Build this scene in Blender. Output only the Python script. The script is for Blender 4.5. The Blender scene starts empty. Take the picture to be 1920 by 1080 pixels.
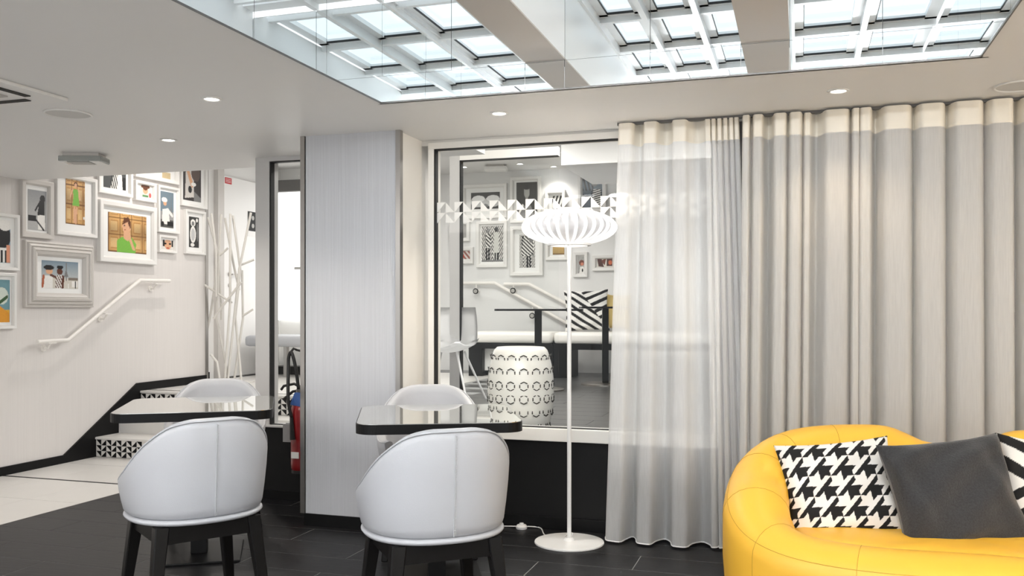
import bpy, bmesh, math, random
from mathutils import Vector, Matrix, Euler
random.seed(7)
D = bpy.data; S = bpy.context.scene; C = S.collection
PI = math.pi

# ------------------------------------------------------------------ camera, world, light, exposure
EYE = 1.25; FPX = 1685.0; YAW = math.radians(17.8)
cam_d = D.cameras.new('camera'); cam = D.objects.new('camera', cam_d); C.objects.link(cam)
cam.location = (0, 0, EYE); cam.rotation_euler = (PI/2, 0, YAW)
cam_d.sensor_width = 36; cam_d.lens = FPX/1920*36; cam_d.shift_y = 43/1920; cam_d.clip_start = .05
S.camera = cam
S.view_settings.view_transform = 'Standard'; S.view_settings.look = 'None'
S.view_settings.gamma = 1; S.view_settings.use_curve_mapping = False
S.view_settings.exposure = 0.85
W = D.worlds.new('overcast_sky'); S.world = W; W.use_nodes = True
wn = W.node_tree; wb = wn.nodes['Background']
wb.inputs[0].default_value = (.94, .975, 1, 1); wb.inputs[1].default_value = .84

dg0 = math.radians
def lamp(name, kind, loc, energy, color=(1, 1, 1), rot=(0, 0, 0), size=.1, size_y=None, spot=2.2, blend=.6):
    l = D.lights.new(name, kind); l.energy = energy; l.color = color
    if kind == 'AREA':
        l.size = size
        if size_y: l.shape = 'RECTANGLE'; l.size_y = size_y
    else: l.shadow_soft_size = size
    if kind == 'SPOT': l.spot_size = spot; l.spot_blend = blend
    o = D.objects.new(name, l); C.objects.link(o); o.location = loc; o.rotation_euler = rot
    return o
# unseen fill lights added under the lounge and upper hall ceilings
LOUNGE_E = 44; HALL_E = 12.5
for x, y in ((-3.4, .2), (-1.0, -1.0), (1.6, -.6)):
    lamp('lounge_fill_light', 'AREA', (x, y, 2.255), LOUNGE_E, (1, .97, .93), size=1.9)
for x, y in ((-4.3, 8.6), (-2.6, 7.6), (-.8, 7.4), (-3.4, 7.9), (-1.4, 6.9), (-2.3, 5.75), (-.9, 5.75)):
    lamp('hall_fill_light', 'AREA', (x, y, 2.93), HALL_E*(.42 if x < -4 else 1), (1, .975, .94), size=.5)
lamp('stair_spotlight', 'SPOT', (-5.12, 6.8, 2.93), 24, (1, .93, .86), size=.03, spot=2.7)
lamp('lounge_warm_fill', 'POINT', (2.3, 2.9, 1.75), 26, (1, .86, .68), size=.15)  # unseen fill added to warm the sofa and curtain side

lamp('skylight_fill_light', 'AREA', (-.63, .86, 2.44), 80, (.95, .98, 1), (dg0(155), 0, 0), size=2.5, size_y=.12)  # unseen strip added inside the well to whiten bars and beams
# ------------------------------------------------------------------ measuring helpers
def ray(px, py=583):
    u = (px-960)/FPX; w = (583-py)/FPX
    return Vector((-math.sin(YAW)+u*math.cos(YAW), math.cos(YAW)+u*math.sin(YAW), w))
def P(px, py, X=None, Y=None, Z=None, t=None):
    r = ray(px, py)
    if X is not None: t = X/r.x
    elif Y is not None: t = Y/r.y
    elif Z is not None: t = (Z-EYE)/r.z
    return Vector((0, 0, EYE))+r*t

# ------------------------------------------------------------------ materials
def mat(name, col, rough=.5, metal=0, spec=.5, noise=0, nscale=20, bump=0, stretch=(1, 1, 1), emit=None, es=0, coat=0, sheen=0, trans=0):
    m = D.materials.new(name); m.use_nodes = True; nt = m.node_tree; b = nt.nodes['Principled BSDF']
    b.inputs['Base Color'].default_value = (*col, 1); b.inputs['Roughness'].default_value = rough
    b.inputs['Metallic'].default_value = metal; b.inputs['Specular IOR Level'].default_value = spec
    if coat: b.inputs['Coat Weight'].default_value = coat; b.inputs['Coat Roughness'].default_value = .05
    if sheen: b.inputs['Sheen Weight'].default_value = sheen
    if trans: b.inputs['Transmission Weight'].default_value = trans
    if emit: b.inputs['Emission Color'].default_value = (*emit, 1); b.inputs['Emission Strength'].default_value = es
    if noise or bump:
        tc = nt.nodes.new('ShaderNodeTexCoord'); mp = nt.nodes.new('ShaderNodeMapping'); mp.inputs['Scale'].default_value = stretch
        nz = nt.nodes.new('ShaderNodeTexNoise'); nz.inputs['Scale'].default_value = nscale; nz.inputs['Detail'].default_value = 4
        nt.links.new(tc.outputs['Object'], mp.inputs[0]); nt.links.new(mp.outputs[0], nz.inputs['Vector'])
        if noise:
            cr = nt.nodes.new('ShaderNodeMix'); cr.data_type = 'RGBA'
            cr.inputs[6].default_value = (*[c*(1-noise) for c in col], 1); cr.inputs[7].default_value = (*[min(1, c*(1+noise)) for c in col], 1)
            nt.links.new(nz.outputs['Fac'], cr.inputs[0]); nt.links.new(cr.outputs[2], b.inputs['Base Color'])
        if bump:
            bp = nt.nodes.new('ShaderNodeBump'); bp.inputs['Strength'].default_value = bump; bp.inputs['Distance'].default_value = .004
            nt.links.new(nz.outputs['Fac'], bp.inputs['Height']); nt.links.new(bp.outputs[0], b.inputs['Normal'])
    return m
def glass_mat(name, tint=(1, 1, 1), f=.0, ior=1.5):
    m = D.materials.new(name); m.use_nodes = True; nt = m.node_tree; nt.nodes.clear()
    o = nt.nodes.new('ShaderNodeOutputMaterial'); t = nt.nodes.new('ShaderNodeBsdfTransparent'); g = nt.nodes.new('ShaderNodeBsdfGlossy')
    x = nt.nodes.new('ShaderNodeMixShader'); lw = nt.nodes.new('ShaderNodeLayerWeight'); lw.inputs[0].default_value = .5
    pw = nt.nodes.new('ShaderNodeMath'); pw.operation = 'POWER'; pw.inputs[1].default_value = 5; nt.links.new(lw.outputs['Facing'], pw.inputs[0])
    fr = nt.nodes.new('ShaderNodeMath'); fr.operation = 'MULTIPLY_ADD'; fr.inputs[1].default_value = .5; fr.inputs[2].default_value = .008; nt.links.new(pw.outputs[0], fr.inputs[0])
    ad = nt.nodes.new('ShaderNodeMath'); ad.operation = 'ADD'; ad.use_clamp = True; ad.inputs[1].default_value = f
    t.inputs[0].default_value = (*tint, 1); g.inputs['Roughness'].default_value = 0.0
    nt.links.new(fr.outputs[0], ad.inputs[0]); nt.links.new(ad.outputs[0], x.inputs[0])
    nt.links.new(t.outputs[0], x.inputs[1]); nt.links.new(g.outputs[0], x.inputs[2]); nt.links.new(x.outputs[0], o.inputs[0])
    return m
def sheer_mat(name, col, through, dens=260):
    m = D.materials.new(name); m.use_nodes = True; nt = m.node_tree; nt.nodes.clear()
    N = nt.nodes.new; L = nt.links.new
    o = N('ShaderNodeOutputMaterial'); tr = N('ShaderNodeBsdfTransparent'); df = N('ShaderNodeBsdfDiffuse'); tl = N('ShaderNodeBsdfTranslucent')
    df.inputs[0].default_value = (*col, 1); tl.inputs[0].default_value = (*col, 1)
    m1 = N('ShaderNodeMixShader'); m1.inputs[0].default_value = .42; L(df.outputs[0], m1.inputs[1]); L(tl.outputs[0], m1.inputs[2])
    tc = N('ShaderNodeTexCoord'); mp = N('ShaderNodeMapping'); mp.inputs['Scale'].default_value = (1, 1, .045)
    L(tc.outputs['Object'], mp.inputs[0]); nz = N('ShaderNodeTexNoise'); nz.inputs['Scale'].default_value = dens; nz.inputs['Detail'].default_value = 3
    L(mp.outputs[0], nz.inputs['Vector']); mr = N('ShaderNodeMapRange'); L(nz.outputs['Fac'], mr.inputs[0])
    mr.inputs[1].default_value = .3; mr.inputs[2].default_value = .7
    mr.inputs[3].default_value = 1-through-.035; mr.inputs[4].default_value = min(1, 1-through+.035)
    lw = N('ShaderNodeLayerWeight'); lw.inputs[0].default_value = .35        # cloth seen edge-on has more thread in the way
    ma = N('ShaderNodeMath'); ma.operation = 'MAXIMUM'; L(mr.outputs[0], ma.inputs[0]); L(lw.outputs['Facing'], ma.inputs[1])
    m2 = N('ShaderNodeMixShader'); L(ma.outputs[0], m2.inputs[0]); L(tr.outputs[0], m2.inputs[1]); L(m1.outputs[0], m2.inputs[2])
    L(m2.outputs[0], o.inputs[0]); return m
def attr_mat(name, rough=.4, bump=0, nscale=200):
    m = mat(name, (.5, .5, .5), rough, bump=bump, nscale=nscale); nt = m.node_tree
    a = nt.nodes.new('ShaderNodeVertexColor'); a.layer_name = 'ink'
    nt.links.new(a.outputs[0], nt.nodes['Principled BSDF'].inputs['Base Color']); return m

M = dict(
 plaster=mat('ceiling_plaster', (.80, .795, .785), .45, spec=.35),
 white=mat('white_paint', (.86, .85, .83), .4),
 wallpaper=mat('ribbed_wallpaper', (.71, .68, .66), .5, noise=.05, nscale=14, bump=.25, stretch=(6, 6, .12)),
 colpaper=mat('ribbed_column_wallpaper', (.55, .56, .59), .5, noise=.09, nscale=30, bump=.35, stretch=(5, 5, .06)),
 hallwall=mat('hall_wall_paint', (.84, .84, .835), .55),
 greywall=mat('grey_wall_paint', (.14, .135, .13), .6),
 black=mat('black_lacquer', (.006, .006, .0065), .4, spec=.2),
 blackwall=mat('black_wall_panel', (.008, .008, .0085), .5, spec=.25),
 steel=mat('brushed_steel', (.42, .40, .38), .3, 1),
 dsteel=mat('dark_steel_trim', (.16, .155, .15), .35, .8),
 alu=mat('light_aluminium', (.62, .61, .60), .4, .3),
 frame=mat('white_window_frame', (.86, .84, .80), .35),
 mirror=mat('mirror', (.93, .95, .95), .0, 1),
 gasket=mat('black_gasket', (.01, .01, .01), .6),
 grout=mat('pale_grout', (.30, .30, .30), .9),
 dtile=mat('dark_slate_tile', (.011, .011, .0125), .42, noise=.35, nscale=9, bump=.3, stretch=(1, 4, 1), spec=.28),
 htile=mat('hall_slate_tile', (.085, .085, .085), .3, noise=.25, nscale=9, bump=.1, stretch=(1, 4, 1)),
 wtile=mat('white_stone_tile', (.74, .72, .69), .3, noise=.03, nscale=6),
 leather=mat('white_leather', (.47, .48, .51), .42, bump=.08, nscale=220),
 leatherseam=mat('white_leather_seam', (.50, .51, .53), .6),
 wood=mat('black_stained_wood', (.006, .0055, .0055), .35, spec=.25, noise=.3, nscale=20, stretch=(1, 1, .2)),
 tabletop=mat('grey_mirror_glass', (.66, .67, .65), .015, .8),
 lampwhite=mat('white_enamel', (.90, .90, .90), .3),
 sofa=mat('yellow_leather', (.90, .50, .05), .43, noise=.03, nscale=6, bump=.05),
 sofaseam=mat('yellow_leather_seam', (.55, .29, .02), .6),
 charcoal=mat('charcoal_felt', (.042, .043, .046), .95, noise=.45, nscale=160, bump=.5, spec=.1, sheen=.3),
 printed=attr_mat('printed_cotton', .85, .12, 300),
 photo=attr_mat('glossy_photo', .35),
 matboard=mat('mat_board', (.85, .85, .84), .8),
 frm=mat('white_frame_lacquer', (.80, .79, .77), .35),
 frm2=mat('pearl_grey_frame_lacquer', (.60, .57, .54), .35),
 ceramic=mat('white_glazed_ceramic', (.84, .83, .80), .25, coat=.3),
 slot=mat('cutout_shade', (.04, .038, .035), .9),  # dark colour stands in for the shade inside holes and slots
 rail=mat('white_rail_paint', (.86, .83, .79), .35),
 red=mat('red_enamel', (.25, .008, .010), .3, coat=.5),
 blue=mat('blue_label', (.05, .12, .35), .5),
 redsign=mat('red_sign', (.55, .02, .03), .5),
 rubber=mat('black_rubber', (.012, .012, .012), .45),
 branch=mat('warm_white_lacquer', (.68, .66, .62), .4),
 mustard=mat('mustard_cotton', (.62, .47, .18), .85, bump=.2, nscale=200),
 film=mat('white_window_film', (.90, .89, .86), .6),
 glass=glass_mat('clear_window_glass', (.985, .99, .985), .0),
 skyglass=glass_mat('skylight_glass', (.90, .94, .96), .0),
 bar=mat('white_skylight_bar', (.90, .92, .93), .35),
 lightglow=mat('lit_downlight', (1, 1, 1), .5, emit=(1, .97, .9), es=6),
 blind=mat('backlit_roller_blind', (.9, .9, .9), .8, emit=(1, 1, .99), es=.75),
 grille=mat('grey_grille', (.42, .41, .39), .5),
 paper=mat('printed_paper', (.85, .84, .82), .7),
 smoke=mat('smoked_acrylic', (.45, .47, .45), .15, trans=.35),
)
SH_L = sheer_mat('thin_voile', (.93, .93, .93), .27)
SH_R = sheer_mat('linen_voile', (.90, .885, .86), .12, 200)
HEAD = mat('cream_heading_tape', (.84, .79, .70), .8)
HEM = mat('white_hem', (.9, .9, .9), .8)
TRANSL = None
def translucent(name, col, w=.5):
    m = mat(name, col, .5); nt = m.node_tree; t = nt.nodes.new('ShaderNodeBsdfTranslucent'); t.inputs[0].default_value = (*col, 1)
    x = nt.nodes.new('ShaderNodeMixShader'); x.inputs[0].default_value = w
    nt.links.new(nt.nodes['Principled BSDF'].outputs[0], x.inputs[1]); nt.links.new(t.outputs[0], x.inputs[2])
    nt.links.new(x.outputs[0], nt.nodes['Material Output'].inputs[0]); return m
M['glow'] = mat('glowing_acrylic', (.9, .9, .9), .3, emit=(1, .98, .95), es=.35)
M['diffuser'] = translucent('pearl_diffuser', (.45, .46, .49), .04)

# ------------------------------------------------------------------ object helpers
def obj(name, bm, m, parent=None, smooth=False, auto=None):
    me = D.meshes.new(name)
    if isinstance(bm, bmesh.types.BMesh):
        bmesh.ops.recalc_face_normals(bm, faces=bm.faces); bm.to_mesh(me); bm.free()
    else: me = bm
    ms = m if isinstance(m, (list, tuple)) else [m]
    if not me.materials:
        for q in ms: me.materials.append(q)
    if smooth:
        for p in me.polygons: p.use_smooth = True
        if auto: me.set_sharp_from_angle(angle=math.radians(auto))
    o = D.objects.new(name, me); C.objects.link(o)
    if parent: o.parent = parent
    return o
def tag(o, label, cat, group=None, kind=None):
    o['label'] = label; o['category'] = cat
    if group: o['group'] = group
    if kind: o['kind'] = kind
    return o
def thing(name, label, cat, loc=(0, 0, 0), rotz=0, group=None):
    o = D.objects.new(name, None); C.objects.link(o); o.location = loc; o.rotation_euler = (0, 0, rotz); o.empty_display_size = .1
    return tag(o, label, cat, group)
def struct(name, bm=None, m=None, parent=None, loc=(0, 0, 0)):
    if bm is None:
        o = D.objects.new(name, None); C.objects.link(o); o.location = loc
    else: o = obj(name, bm, m, parent)
    if parent is None: o['kind'] = 'structure'
    return o
def inst(name, me, parent, loc=(0, 0, 0), rot=(0, 0, 0), scale=None):
    o = D.objects.new(name, me); C.objects.link(o); o.parent = parent; o.location = loc; o.rotation_euler = rot
    if scale: o.scale = scale
    return o
def mesh_of(name, bm, ms):
    me = D.meshes.new(name); bmesh.ops.recalc_face_normals(bm, faces=bm.faces); bm.to_mesh(me); bm.free()
    for q in (ms if isinstance(ms, (list, tuple)) else [ms]): me.materials.append(q)
    return me
def B(): return bmesh.new()
def box(bm, x0, x1, y0, y1, z0, z1, bev=0, mi=0):
    r = bmesh.ops.create_cube(bm, size=1)
    vs = r['verts']
    for v in vs: v.co = Vector((x0+(v.co.x+.5)*(x1-x0), y0+(v.co.y+.5)*(y1-y0), z0+(v.co.z+.5)*(z1-z0)))
    fs = {f for v in vs for f in v.link_faces}
    for f in fs: f.material_index = mi
    if bev:
        es = {e for v in vs for e in v.link_edges}
        bmesh.ops.bevel(bm, geom=list(es), offset=bev, segments=2, affect='EDGES', profile=.6)
    return bm
def bx(*a, **k): return box(B(), *a, **k)
def lathe(bm, prof, seg=32, c=(0, 0, 0), cap=True):
    rings = []
    for r, z in prof:
        rings.append([bm.verts.new((c[0]+r*math.cos(2*PI*i/seg), c[1]+r*math.sin(2*PI*i/seg), c[2]+z)) for i in range(seg)] if r > 1e-6 else [bm.verts.new((c[0], c[1], c[2]+z))])
    for a, b in zip(rings, rings[1:]):
        for i in range(seg):
            j = (i+1) % seg
            if len(a) == 1 and len(b) == 1: break
            if len(a) == 1: bm.faces.new((a[0], b[i], b[j]))
            elif len(b) == 1: bm.faces.new((a[i], b[0], a[j]))
            else: bm.faces.new((a[i], b[i], b[j], a[j]))
    if cap:
        for r in (rings[0], rings[-1]):
            if len(r) > 2: bm.faces.new(r)
    return bm
def tube(bm, pts, r, seg=10, closed=False):
    pts = [Vector(p) for p in pts]; n = len(pts); rings = []
    rr = r if isinstance(r, (list, tuple)) else [r]*n
    up = None
    for i, p in enumerate(pts):
        if closed: t = (pts[(i+1) % n]-pts[i-1]).normalized()
        else: t = ((pts[min(i+1, n-1)]-p).normalized() + (p-pts[max(i-1, 0)]).normalized()).normalized()
        if up is None:
            up = Vector((0, 0, 1)) if abs(t.z) < .9 else Vector((1, 0, 0))
        a = t.cross(up).normalized(); b = a.cross(t).normalized(); up = b
        rings.append([bm.verts.new(p+(a*math.cos(2*PI*k/seg)+b*math.sin(2*PI*k/seg))*rr[i]) for k in range(seg)])
    pairs = list(zip(rings, rings[1:]))+([(rings[-1], rings[0])] if closed else [])
    for A, Bq in pairs:
        for k in range(seg): bm.faces.new((A[k], A[(k+1) % seg], Bq[(k+1) % seg], Bq[k]))
    if not closed: bm.faces.new(rings[0]); bm.faces.new(rings[-1])
    return bm
def prism(bm, pts, h0, h1, axis='z', mi=0):
    def mk(a, b, h):
        return {'z': (a, b, h), 'y': (a, h, b), 'x': (h, a, b)}[axis]
    A = [bm.verts.new(mk(a, b, h0)) for a, b in pts]; Bq = [bm.verts.new(mk(a, b, h1)) for a, b in pts]
    n = len(pts); fs = [bm.faces.new(A), bm.faces.new(Bq)]
    for i in range(n): fs.append(bm.faces.new((A[i], A[(i+1) % n], Bq[(i+1) % n], Bq[i])))
    for f in fs: f.material_index = mi
    return bm
def rrect(w, d, r, seg=8):
    out = []
    for cx, cy, a0 in ((w/2-r, d/2-r, 0), (-w/2+r, d/2-r, 90), (-w/2+r, -d/2+r, 180), (w/2-r, -d/2+r, 270)):
        for i in range(seg+1):
            a = math.radians(a0+90*i/seg); out.append((cx+r*math.cos(a), cy+r*math.sin(a)))
    return out
def sweep_grid(bm, rows, close_u=False, close_v=False):
    V = [[bm.verts.new(p) for p in row] for row in rows]
    nu, nv = len(V), len(V[0])
    for i in range(nu if close_u else nu-1):
        for j in range(nv if close_v else nv-1):
            bm.faces.new((V[i][j], V[(i+1) % nu][j], V[(i+1) % nu][(j+1) % nv], V[i][(j+1) % nv]))
    return V

# ================================================================== ROOM SHELL
WX = -5.77      # face of the stair wall
WY = 4.98       # face of the curtain wall
CZ = 2.27       # lounge ceiling
LZ = .52        # upper landing
HZ = 2.95       # hall ceiling
RX = 3.0
GX0, GX1, GZ0, GZ1 = -2.075, -.46, .583, 2.21     # lounge window glass

# floors
floor = struct('floor', bx(WX-.3, RX+.2, -2.6, 6.3, -.2, -.0012), M['grout'])
plank = mesh_of('floor_tile', bx(-.468, .468, -.123, .123, -.02, 0, bev=.0012), M['dtile'])
for r in range(-3, 19):
    y = 4.935-.25*(r+2)
    off = .47 if (r+2) % 2 == 0 else 0
    x = -4.45; k0 = -1.245-.94*6-off
    for k in range(12):
        a = -1.245-.94*6+k*.94-off; b = a+.94
        if a < -4.45 < b or (a >= -4.45 and b <= 1.9):
            if y < 1.2: continue
            if a < -4.45:
                if b+4.45 < .05: continue
                inst('floor_tile', plank, floor, ((-4.45+b)/2, y, 0), scale=((b+4.45-.004)/.936, 1, 1))
            else: inst('floor_tile', plank, floor, ((a+b)/2, y, 0))
wt = mesh_of('white_floor_tile', bx(-.219, .219, -.298, .298, -.02, 0, bev=.001), M['wtile'])
for i in range(3):
    for j in range(6):
        y = 5.0-.6*j
        if y > 2.0: inst('white_floor_tile', wt, floor, (WX+.22+.44*i, y, 0))
for i in range(7):
    inst('white_floor_tile', wt, floor, (WX+.22+.44*i, 5.30+.02+.3, 0)); inst('white_floor_tile', wt, floor, (WX+.22+.44*i, 6.093, 0), scale=(1, .56, 1))
obj('floor_joint_strip', bx(WX, -3.2, 5.300, 5.322, -.02, .0015), M['black'], floor)
obj('floor_edge_strip', bx(-4.452, -4.446, 1.2, 5.3, -.02, .001), M['steel'], floor)

# landing (upper floor)
land = struct('floor_landing', bx(-6.3, -3.2, 6.86, 10.5, LZ-.12, LZ-.004), M['grout'])
box_b = B(); box(box_b, -3.2, RX, 5.10, 10.5, LZ-.12, LZ-.004); hall_floor = struct('floor_hall', box_b, M['grout'])
hp = mesh_of('hall_floor_tile', bx(-.468, .468, -.123, .123, -.02, 0), M['htile'])
for r in range(21):
    for k in range(5):
        a = -3.19+k*.94+(.47 if r % 2 else 0)
        if a+.94 < .8: inst('floor_tile', hp, hall_floor, (a+.47, 5.24+.25*r, LZ))
for i in range(6):
    for j in range(5):
        inst('white_floor_tile', wt, land, (-6.0+.22+.44*i+.12, 7.17+.6*j, LZ))

# left wall, its jog and the hall walls
wl = struct('wall_left', bx(WX-.12, WX, -2.6, 7.76, 0, HZ), M['wallpaper'])
struct('trim_1', bx(WX-.02, WX+.006, 7.755, 7.80, LZ, HZ), M['steel'])
struct('wall_landing_side', bx(-6.12, -6.0, 7.76, 10.5, 0, HZ), M['white'])
struct('wall_hall_back', bx(-6.1, RX, 10.4, 10.52, 0, HZ), M['hallwall'])
struct('wall_right', bx(RX, RX+.12, -2.6, 10.5, 0, HZ), M['white'])
struct('ceiling_hall', bx(-6.1, RX, 5.06, 10.5, HZ, HZ+.1), M['plaster'])
struct('ceiling_bulkhead', bx(-2.16, RX, 8.25, 9.6, 2.63, HZ), M['plaster'])
# skirting that climbs beside the steps
sk = [(1.0, 0), (6.25, 0), (6.25, .17), (6.52, .17), (6.52, .345), (6.80, .345), (6.80, LZ), (7.76, LZ), (7.76, .598), (6.755, .592), (5.90, .066), (1.0, .066)]
struct('baseboard_left', prism(B(), sk, WX, WX+.016, 'x'), M['black'])
struct('baseboard_landing', bx(-6.0, -5.985, 7.76, 8.12, LZ, .60), M['black'])

# lounge ceiling around the skylight well
SX0, SX1, SY0, SY1, SZ = -1.957, .69, .75, 4.0, 2.76
cb = B()
box(cb, WX, SX0, -2.6, 5.52, CZ, CZ+.1); box(cb, SX1, RX, -2.6, 5.2, CZ, CZ+.1)
box(cb, SX0, SX1, -2.6, SY0, CZ, CZ+.1); box(cb, SX0, SX1, SY1, 5.2, CZ, CZ+.1)
struct('ceiling', cb, M['plaster'])
struct('wall_above_ceiling', bx(WX, -3.46, 5.40, 5.52, CZ+.1, HZ+.1), M['white'])
# curtain wall with the window opening
wb_ = B()
box(wb_, -2.80, -2.17, WY, WY+.1, 0, HZ+.1); box(wb_, -2.17, GX1+.05, WY, WY+.1, GZ1+.03, HZ+.1)
box(wb_, -3.46, -2.80, 5.22, 5.30, CZ, HZ+.1); box(wb_, -2.84, -2.78, WY, 5.30, 0, HZ+.1)
struct('wall_back', wb_, M['frame'])
struct('wall_back_dark', bx(GX1+.05, RX, WY, WY+.1, 0, HZ+.1), M['greywall'])
struct('wall_below_window', bx(-2.80, GX1+.05, WY, WY+.1, 0, GZ0-.07), M['blackwall'])
struct('baseboard_back', bx(-2.17, RX, WY-.014, WY, 0, .07, bev=.002), M['black'])
struct('wall_below_side_glass', bx(-3.46, -2.80, 5.20, 5.26, 0, .48), M['blackwall'])
struct('baseboard_side', bx(-3.46, -2.80, 5.188, 5.20, 0, .06), M['black'])
# column
cy = 4.63
struct('column', bx(-2.752, -2.172, cy, 5.2, .07, CZ), M['colpaper'])
struct('baseboard_column', bx(-2.756, -2.168, cy-.01, 5.2, 0, .07), M['black'])
for a, nm in ((-2.784, 'trim_2'), (-2.174, 'trim_3')):
    struct(nm, bx(a, a+.028, cy-.008, cy+.03, .07, CZ), M['steel'])
struct('wall_column_side', bx(-2.172, -2.168, cy+.03, WY, .07, CZ), M['frame'])

# window 1 (big interior window)
def window(name, x0, x1, z0, z1, y, fw, m, sill=.077, parts=True, right=True):
    w = struct(name, None, loc=((x0+x1)/2, y, z0)); cx = (x0+x1)/2
    def L(bm): bm.transform(Matrix.Translation((-cx, -y, -z0))); return bm
    obj('window_frame', L(bx(x0-fw, x0-.009, y-.02, y+.09, z0-sill, z1+fw, bev=.003)), m, w)
    if right: obj('window_frame', L(bx(x1+.009, x1+fw, y-.02, y+.09, z0-sill, z1+fw, bev=.003)), m, w)
    obj('window_frame', L(bx(x0-fw, x1+fw, y-.021, y+.09, z1+.006, z1+fw, bev=.003)), m, w)
    obj('window_sill', L(bx(x0-fw, x1+fw, y-.035, y+.09, z0-sill, z0-.004, bev=.004)), m, w)
    g = B(); box(g, x0-.009, x0, y-.012, y+.03, z0, z1); box(g, x1, x1+.009, y-.012, y+.03, z0, z1); box(g, x0-.009, x1+.009, y-.012, y+.03, z1, z1+.006); box(g, x0-.009, x1+.009, y-.012, y+.03, z0-.004, z0)
    obj('gasket', L(g), M['gasket'], w)
    obj('pane', L(bx(x0, x1, y+.006, y+.012, z0, z1)), M['glass'], w)
    return w, L
w1, L1 = window('window_1', GX0, GX1, GZ0, GZ1, WY, .045, M['frame'])
# white triangles film: two rows on the glass
def tri_mesh(kind, s, h, t):
    p = [(0, 0), (s, h), (0, h)] if kind == 0 else [(0, 0), (s, 0), (0, h)]
    return prism(B(), p, -t, 0, 'y')
fs, fh = .0553, .061
TM = [mesh_of('film_triangle', tri_mesh(k, fs, fh, .001), M['film']) for k in (0, 1)]
for row in range(2):
    for k in range(29):
        x = GX0+.004+k*fs
        inst('film_triangle', TM[k % 2], w1, (x-(GX0+GX1)/2, .0055, 1.775+row*(fh+.001)-GZ0))
# side glass beside the column
w2, L2 = window('window_2', -3.345, -2.80, .50, 2.235, 5.20, .115, M['alu'], sill=.02, right=False)

# roller blind / backlit niche at the far end of the hall
struct('wall_hall_niche', bx(-6.0, -4.7, 9.42, 9.5, LZ, HZ), M['white'])
o = thing('roller_blind', 'backlit white roller blind seen through the narrow side window', 'blind', (-5.4, 9.36, LZ))
obj('blind_cloth', bx(-.55, .62, 0, .01, .62, 2.14), M['blind'], o)
obj('blind_cassette', bx(-.60, .66, -.06, .05, 2.14, 2.28, bev=.01), M['dsteel'], o)
obj('bottom_rail', bx(-.30, .62, -.03, .0, .86+.36, .89+.36), M['grille'], o)
o = thing('wall_bench', 'white cushioned bench on black base behind the narrow side window', 'bench', (-5.4, 8.75, LZ))
obj('seat_cushion', bx(-.42, .75, -.25, .45, .34, .46, bev=.04), M['leather'], o, smooth=True)
obj('leg', bx(-.02, .02, -.1, -.05, 0, .35), M['steel'], o)
obj('foot_plinth', bx(-.5, .8, .3, .5, 0, .09), M['black'], o)

# skylight: mirrored well, beams, bars and panes
sl = struct('skylight', None, loc=(SX0, SY0, CZ))
def Ls(bm): bm.transform(Matrix.Translation((-SX0, -SY0, -CZ))); return bm
B1 = (-1.22, -1.03); B2 = (-.245, -.045)
# upper mirrors
def run_mirror(x0, x1, n, z0, z1, inset):
    w = (x1-x0)/n
    for i in range(n):
        obj('mirror_panel', Ls(bx(x0+w*i+.0012, x0+w*(i+1)-.0012, SY1-inset, SY1+.02, z0+.0012, z1-.0012)), M['mirror'], sl)
obj('mirror_backing', Ls(bx(SX0-.03, SX1+.03, SY1+.02, SY1+.03, CZ, SZ)), M['dsteel'], sl)
obj('mirror_backing', Ls(bx(SX0-.03, SX0-.02, SY0, SY1, CZ+.1, SZ)), M['dsteel'], sl)
obj('mirror_backing', Ls(bx(SX1+.02, SX1+.03, SY0, SY1, CZ+.1, SZ)), M['dsteel'], sl)
run_mirror(SX0, B1[0], 2, 2.40, SZ, 0); run_mirror(B1[0], B1[1], 1, 2.40, SZ, 0); run_mirror(B1[1], B2[0], 2, 2.40, SZ, 0)
run_mirror(B2[0], B2[1], 1, 2.40, SZ, 0); run_mirror(B2[1], SX1, 2, 2.40, SZ, 0)
run_mirror(SX0, B1[0], 1, CZ, 2.40, .004); run_mirror(B1[0], B1[1], 1, CZ, 2.40, .004); run_mirror(B1[1], B2[0], 2, CZ, 2.40, .004)
run_mirror(B2[0], B2[1], 1, CZ, 2.40, .004); run_mirror(B2[1], SX1, 2, CZ, 2.40, .004)
ny = 6; wy = (SY1-SY0)/ny
for i in range(ny):
    y0 = SY0+wy*i
    obj('mirror_panel', Ls(bx(SX0-.02, SX0+.004, y0+.0012, y0+wy-.0012, CZ+.001, SZ)), M['mirror'], sl)
    obj('mirror_panel', Ls(bx(SX1-.004, SX1+.02, y0+.0012, y0+wy-.0012, CZ+.001, SZ)), M['mirror'], sl)
obj('well_end', Ls(bx(SX0, SX1, SY0-.03, SY0, CZ+.1, SZ)), M['white'], sl)
e_ = B(); box(e_, SX0-.004, SX1+.004, SY1-.010, SY1, CZ-.005, CZ+.002); box(e_, SX0-.0, SX0+.005, SY0, SY1, CZ-.005, CZ+.002); box(e_, SX1-.006, SX1, SY0, SY1, CZ-.005, CZ+.002)
obj('edge_trim', Ls(e_), M['dsteel'], sl)
for b in (B1, B2):
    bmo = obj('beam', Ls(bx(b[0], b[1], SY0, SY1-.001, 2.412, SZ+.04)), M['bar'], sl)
    obj('beam_soffit', Ls(bx(b[0], b[1], SY0, SY1-.001, 2.405, 2.412)), mat('shaded_beam_tone', (.60, .56, .52), .5) if b is B1 else D.materials['shaded_beam_tone'], bmo)  # thin beige plate: shade of the white beam's underside put into colour
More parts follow.
